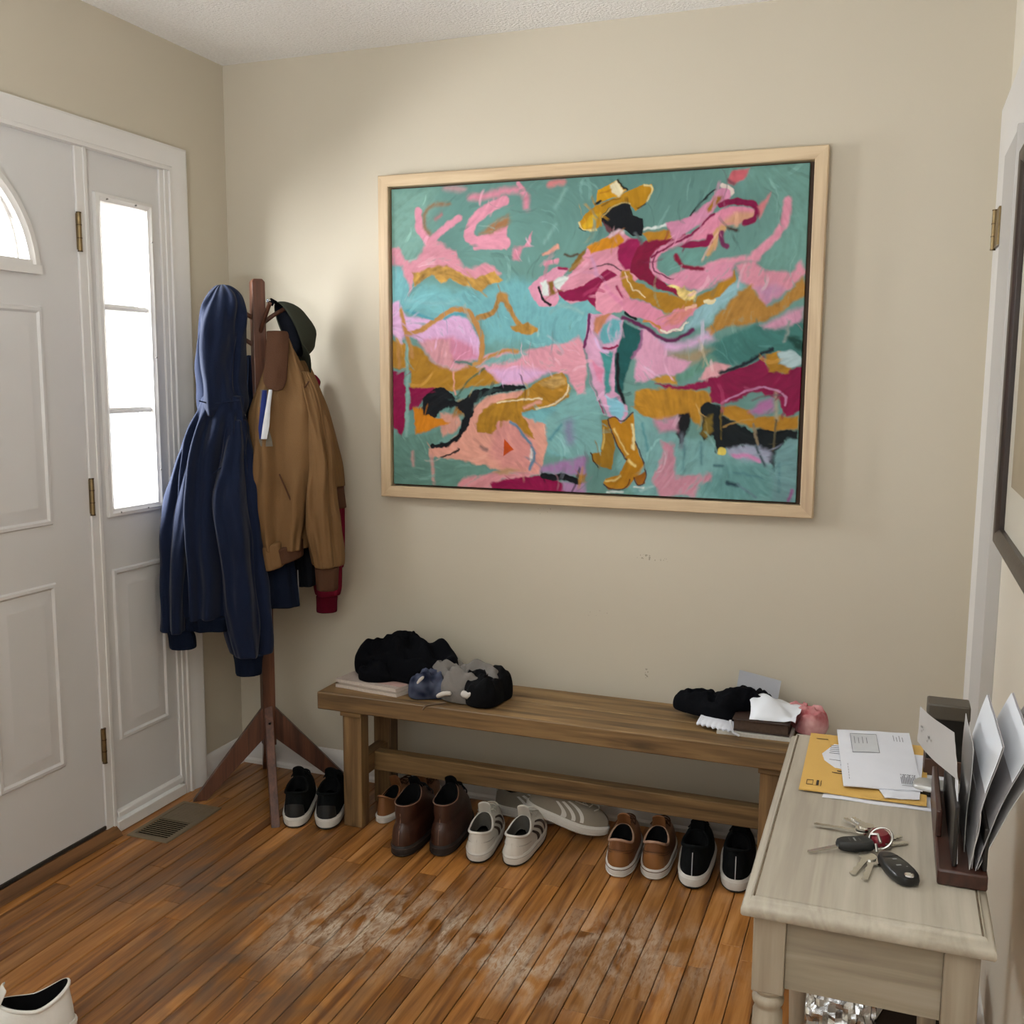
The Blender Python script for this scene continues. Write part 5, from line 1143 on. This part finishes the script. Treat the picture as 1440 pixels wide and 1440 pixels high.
def fobmark(x, y, w, h, m, name, z=.0143, c=(2.208, -1.648), ang=math.radians(-63), par=None):
    ca, sa = math.cos(ang), math.sin(ang); mb = MB()
    mb.add([(c[0] + (x + i * w) * ca - (y + j * h) * sa, c[1] + (x + i * w) * sa + (y + j * h) * ca, KZ + z) for i, j in ((-1, -1), (1, -1), (1, 1), (-1, 1))], [(0, 1, 2, 3)]); return mb.build(name, m, par or F2, smooth=False, world=True)
GRM = mat('button_print', '8c8f90', .5)
fobmark(-.012, .002, .0015, .003, GRM, 'button_mark'); fobmark(.005, -.001, .0016, .0034, GRM, 'button_mark'); fobmark(.01, .008, .001, .0012, GRM, 'button_mark'); fobmark(-.02, .0, .0012, .011, FOBM, 'button_line')
bdg = MB(); bdg.lathe([(.0001, 0), (.006, .0002), (.0075, .001), (.006, .0018), (.002, .002)], 18, (2.2225, -1.676, KZ + .0125)); bdg.build('chrome_badge', mat('chrome', 'e4e4e2', .12, metal=1), F2, world=True)
F1 = loft_fob('car_key_fob', (2.153, -1.601, KZ + .004), math.radians(20), .052, .027, .013, FOBM, kb, .85)
key('car_key_blade', (2.138, -1.607), (2.092, -1.632), KZ + .009, KZ + .003, .004, .0036, STL, False)
for i in range(3): fobmark(-.008 + i * .007, 0, .0012, .005, GRM if i == 1 else FOB, 'button_mark', .0175, (2.153, -1.601), math.radians(20), F1)
rg = MB(); cc = Vector((2.186, -1.585, KZ + .017)); e1 = Vector((.85, -.5, .1)).normalized(); e2 = Vector((.35, .6, .62)); e2 = (e2 - e1 * e2.dot(e1)).normalized()
rg.tube([cc + e1 * (.0165 * math.cos(2 * PI * q / 28)) + e2 * (.0165 * math.sin(2 * PI * q / 28)) for q in range(29)], .0015, 8); rg.build('split_ring', mat('ring_steel', 'cfcfcc', .2, metal=1), kb, world=True)
rt_ = MB(); rt_.rings([[(2.184 + .014 * k_ * math.cos(a) * (1 + .12 * math.cos(3 * a)), -1.566 + .019 * k_ * math.sin(a), KZ + z) for a in [2 * PI * j / 20 for j in range(20)]] for k_, z in ((.8, 0), (1, .004), (.98, .013), (.75, .018))]); rt_.build('red_tag', mat('tag_red', '7c1827', .4, .3, 60), kb, world=True)
sn = MB(); sn.tube([(2.172, -1.578, KZ + .018), (2.182, -1.58, KZ + .02), (2.186, -1.592, KZ + .014)], .0022, 8); sn.tube([(2.18, -1.6, KZ + .014), (2.182, -1.612, KZ + .008)], .0022, 8); sn.build('swivel_clip', STL, kb, world=True)

# ------------------------------------------------------------------ picture on the right wall
pf = thing('framed_picture', 'dark wooden framed picture at the right edge of the photo', 'picture', (RX, -1.04, 1.06))
Y0, Y1, Z0, Z1 = -1.36, -.715, 1.062, 1.85; FWd = .034; XF = RX - .034
DKW = wood('dark_walnut_frame', '3a2c25', '241a16', 'z', 1, .35, False)
ocn = [(Y0, Z0), (Y1, Z0), (Y1, Z1), (Y0, Z1)]; icn = [(Y0 + FWd, Z0 + FWd), (Y1 - FWd, Z0 + FWd), (Y1 - FWd, Z1 - FWd), (Y0 + FWd, Z1 - FWd)]
for i in range(4):
    mb = MB(); sec = []
    for k_ in (i, (i + 1) % 4):
        o_, n_ = ocn[k_], icn[k_]; sec.append([(RX - .001, *o_), (XF + .004, *o_), (XF, lerp(o_[0], n_[0], .2), lerp(o_[1], n_[1], .2)), (XF + .002, lerp(o_[0], n_[0], .75), lerp(o_[1], n_[1], .75)), (XF + .009, *n_), (RX - .001, *n_)])
    mb.rings(sec); mb.build('frame_rail', DKW, pf, world=True)
MB().box(RX - .016, RX - .004, Y0 + .03, Y1 - .03, Z0 + .03, Z1 - .03).build('mat_board', mat('mat_cream', 'd9d4c6', .8, .05, 20), pf, world=True, smooth=False)
MB().box(RX - .0175, RX - .016, Y0 + .12, Y1 - .12, Z0 + .13, Z1 - .13).build('print', mat('print_sepia', 'b3a58c', .8, .5, 6, hex2='8a7d6a'), pf, world=True, smooth=False)
# the same picture's glazing
MB().box(RX - .0215, RX - .0195, Y0 + .031, Y1 - .031, Z0 + .031, Z1 - .031).build('glazing', GLASSM, pf, world=True, smooth=False)

# ------------------------------------------------------------------ things on the bench
def heap(name, m, parent, c, rx, ry, h, seed, rot=0, rough=.35, n=44, folds=4, flat=.0, sharp=1.0):
    """crumpled cloth heap resting on z = c[2]"""
    mb = MB(); R = []; ca, sa = math.cos(rot), math.sin(rot); nr = 20
    for i in range(nr + 1):
        t = i / nr; ring = []
        for j in range(n):
            a = 2 * PI * j / n; k = 1 + .16 * math.sin(2 * a + seed) + .1 * math.sin(3 * a + seed * 2.1) + .08 * nz(math.cos(a) * 2 + seed, math.sin(a) * 2)
            if t < .12: rr, z = k * lerp(.93, 1, t / .12), h * .0 + t / .12 * h * .1
            else: q = (t - .12) / .88; rr = k * math.cos(q * PI / 2) ** .62; z = h * .1 + h * .9 * math.sin(q * PI / 2) ** .8
            x, y = rr * math.cos(a), rr * math.sin(a)
            rid = 1 - abs(nz(x * 1.6 + seed * 5, y * 1.6 + seed, z * 6)) * 2
            rid2 = 1 - abs(nz(x * folds * .9 + seed * 3, y * folds * .5 - seed, 3)) * 2
            z *= 1 + rough * (rid - .55) + .25 * rough * (rid2 - .5); z += rough * .12 * h * rid2 * (t > .1)
            x, y = x * rx * (1 + .07 * rid), y * ry * (1 + .07 * rid2)
            ring.append((c[0] + x * ca - y * sa, c[1] + x * sa + y * ca, c[2] + max(0.0005, z)))
        R.append(ring)
    mb.rings(R); return mb.build(name, m, parent, world=True, sub=1)
BZ = BT + .0005
# newspapers, left
NEWS = mat('newsprint', 'b8aaa0', .8, .3, 90, hex2='8e837c'); MAGE = mat('page_edges', 'cbbdb2', .8, .3, 200)
for k, (A, B, C, D, lab) in enumerate((((.575, -.31), (.80, -.335), (.86, -.165), (.60, -.125), 'magazine at the bottom of the reading pile on the bench'), ((.565, -.29), (.79, -.32), (.85, -.15), (.59, -.105), 'folded newspaper on top of the reading pile under the black garment'))):
    f = quadsheet(A, B, C, D, BZ + .0105 * k, .0015, seed=k); th = thing('newspaper' if k else 'magazine', lab, 'newspaper' if k else 'magazine', f(.5, .5)); MB().sheet(10, 10, f, (0, 0, .0095)).build('page_block', MAGE, th, world=True)
    g2 = rel(f, .0, 1, 0, 1, .0098); MB().sheet(10, 10, g2, (0, 0, .0006)).build('cover', NEWS if k else mat('magazine_cover', '9c8f80', .4, .3, 20), th, world=True)
    if k:
        rr = random.Random(2); its = []
        for a in range(9):
            for b in range(14): 
                if rr.random() < .8: its.append((.05 + a * .075, .05 + a * .075 + .055, .4 + b * .04, .415 + b * .04))
        marks(rel(f, 0, 1, 0, 1, .0105), its, INK, th, 'newsprint_text', .0005)
        MB().sheet(6, 6, rel(f, .62, .98, .12, .5, .0108), (0, 0, .0008)).build('pink_page', mat('pink_paper', 'b8968d', .7), th, world=True)
bc = thing('black_garment', 'crumpled black garment heaped on newspapers at the left end of the bench', 'clothing', (.77, -.2, BZ))
heap('cloth', mat('black_jersey', '07080c', .9, .3, 12, .3, 260, hex2='0c0d13'), bc, (.772, -.188, BZ + .021), .148, .10, .112, 1.7, .0, .6, folds=6)
heap('sleeve', mat('black_jersey', '0b0c12', .85), bc, (.688, -.235, BZ + .021), .07, .055, .06, 4.2, .4, .5)
gc = thing('grey_shirt', 'grey, black and white sports shirt crumpled beside the black garment', 'clothing', (.98, -.26, BZ))
heap('cloth', mat('grey_jersey', '736e69', .85, .3, 14, .3, 260, hex2='5f5b57'), gc, (.985, -.25, BZ), .115, .075, .092, 3.1, .15, .5, folds=7)
heap('black_side', mat('black_mesh', '0b0b0d', .85, .3, 14, .3, 260), gc, (1.065, -.26, BZ), .075, .075, .082, 5.5, .2, .5, folds=6)
heap('navy_sleeve', mat('navy_print', '11162a', .85, .55, 30, hex2='6a7084', detail=1), gc, (.888, -.285, BZ), .058, .05, .066, 6.4, -.2, .5, folds=6)
for pts, w in ((((1.01, -.325, .47), (1.035, -.335, .458), (1.05, -.33, .472), (1.045, -.32, .488), (1.07, -.315, .487), (1.075, -.318, .46)), .013), (((.862, -.325, .455), (.868, -.33, .485), (.89, -.325, .505)), .006), (((.93, -.33, .445), (.955, -.335, .462), (.985, -.333, .464)), .008)):
    MB().tube(pts, w, 10).build('white_trim', mat('white_cotton', 'b9b2aa', .9, .2, 40), gc, world=True, sub=1)
MB().tube([(.965, -.335, BZ + .004), (.935, -.36, BZ + .003), (.918, -.3745, BZ + .0015), (.908, -.377, BZ - .012)], .0028, 8).build('drawstring', mat('cord_tan', '6b5a4a', .9), gc, world=True)
# right-hand pile
f = quadsheet((1.76, -.298), (1.955, -.292), (1.965, -.14), (1.77, -.12), BZ, .0006)
th = thing('paper_stack', 'thin stack of white papers under the dark brown book on the bench', 'paper', f(.5, .5)); MB().sheet(8, 8, f, (0, 0, .01)).build('sheets', MAGE if False else mat('paper_edges', 'c3beb6', .8, .3, 160), th, world=True)
bo = thing('brown_book', 'closed dark brown book lying on papers at the right end of the bench', 'book', (1.88, -.2, BZ + .0115))
cov = mat('book_cover', '3a2a22', .5, .2, 20)
for a, b, m, nm, ins in ((.0115, .0145, cov, 'cover', 0), (.0145, .042, mat('book_pages', '54443a', .8, .4, 150), 'page_block', .004), (.042, .045, cov, 'cover', 0)):
    MB().box(1.80 + ins, 1.952 - ins, -.288 + ins, -.12, BZ + a, BZ + b).build(nm, m, bo, world=True, bevel=.001)
# torn white notebook page hanging out to the left
f0 = quadsheet((1.70, -.275), (1.80, -.302), (1.83, -.16), (1.71, -.17), BZ + .011, .006, seed=5)
def torn(u, v): p = f0(u, v); e = (1 - v) ** 6; p.y -= .006 * e * math.sin(u * 42); p.z += .012 * (1 - u) * (1 - abs(2 * v - 1)) + .0; return p
th = thing('notebook_page', 'white lined page with torn edge sticking out left of the brown book', 'paper', f0(.5, .5)); MB().sheet(40, 8, torn, (0, 0, .004)).build('sheet', PAPER, th, world=True)
marks(lambda u, v: torn(u, v), [(.1, .95, .2 + .09 * k, .208 + .09 * k) for k in range(8)], INK, th, 'ruled_line', .0044)
MB().tube([(1.797, -.303, BZ + .045), (1.80, -.305, BZ + .03), (1.806, -.306, BZ + .012), (1.822, -.303, BZ + .004)], .0035, 6).build('torn_strip', PAPER, th, world=True)
# white crumpled paper bag over the book
f1 = quadsheet((1.845, -.285), (1.965, -.27), (1.98, -.13), (1.83, -.11), BZ + .047, .02, seed=8)
def crump(u, v): p = f1(u, v); p.z += .03 * math.sin(v * PI) * (.6 + .4 * math.sin(u * 5 + 1)) + .012 * nz(u * 4, v * 4, 2); p.z -= .0 ; p.x += .01 * nz(u * 3, v * 3, 7); p.z = max(p.z, BZ + .047); return p
th = thing('crumpled_paper', 'bright white crumpled paper lying over the brown book', 'paper', f1(.5, .5)); MB().sheet(20, 16, crump, (0, 0, .0012)).build('sheet', mat('bright_paper', 'e3e7ee', .6), th, world=True, smooth=True, angle=60)
bk2 = thing('black_tshirt', 'black garment draped beside white paper at the right end of the bench', 'clothing', (1.76, -.2, BZ))
heap('cloth', mat('black_jersey', '0b0c12', .85), bk2, (1.725, -.19, BZ + .016), .085, .05, .06, 2.3, -.1, .45, folds=6)
heap('fold', mat('black_jersey', '0b0c12', .85), bk2, (1.82, -.185, BZ + .046), .07, .045, .05, 7.7, .45, .5, folds=6)
gp = thing('grey_card', 'grey sheet of card propped against the wall behind the black garment', 'paper', (1.83, -.085, BZ))
MB().sheet(4, 6, lambda u, v: Vector((1.775 + .12 * u + .01 * v, -.12 + .06 * v, BZ + .0 + .118 * v - .02 * u * v)), (0, .0012, 0)).build('sheet', mat('grey_card', '9a9ba0', .7), gp, world=True)
pk = thing('pink_cloth', 'crumpled pink and red cloth at the far right end of the bench', 'clothing', (1.985, -.18, BZ))
heap('cloth', mat('pink_red_print', 'a8585c', .85, 1.0, 26, .3, 200, hex2='d3a3a2', detail=2), pk, (1.985, -.165, BZ), .055, .062, .06, 9.1, .2, .42, folds=5)

# ------------------------------------------------------------------ parcels under the side table
fb = thing('foil_bag', 'crinkled silver foil bag on the floor under the side table', 'bag', (2.13, -1.0, 0))
mb = MB(); R = []; n = 64
for i in range(41):
    t = i / 40; ring = []; q = math.sin(min(1, t * 1.15) * PI / 2) ** .5 if t < .5 else 1; kx = lerp(1, .12, smooth((t - .55) / .45)); 
    for j in range(n):
        a = 2 * PI * j / n; w = (.9 + .1 * q); d = .006 * (1 - abs(nz(math.cos(a) * 5, math.sin(a) * 5, t * 9)) * 3) + .004 * nz(math.cos(a) * 12, math.sin(a) * 12, t * 22)
        ring.append((2.125 + (.07 * w + d) * math.copysign(abs(math.cos(a)) ** .7, math.cos(a)), -1.02 + (.055 * w * kx + d) * math.copysign(abs(math.sin(a)) ** .7, math.sin(a)), .001 + .235 * t))
    R.append(ring)
mb.rings(R); mb.build('foil', mat('foil_silver', 'c8c8c8', .2, .2, 40, .3, 60, metal=1), fb, world=True, angle=20)
wp = thing('white_parcel', 'white and black boxed parcel leaning under the side table', 'parcel', (2.23, -.94, 0))
ang = math.radians(24); d1 = Vector((math.cos(ang), 0, -math.sin(ang))); d3 = Vector((math.sin(ang), 0, math.cos(ang)))
MB().obox((2.262, -.93, .147), d1, (0, 1, 0), d3, .05, .07, .115).build('box_body', mat('parcel_black', '16130f', .35), wp, world=True, bevel=.003)
MB().obox(Vector((2.262, -.93, .147)) - d1 * .0502, d1, (0, 1, 0), d3, .0012, .069, .114).build('white_side', mat('parcel_white', 'c9c8c4', .5), wp, world=True)
MB().obox(Vector((2.262, -.93, .147)) + d3 * .1152 + d1 * .02, d1, (0, 1, 0), d3, .02, .05, .001).build('label', mat('parcel_label', 'aeaba4', .6), wp, world=True)
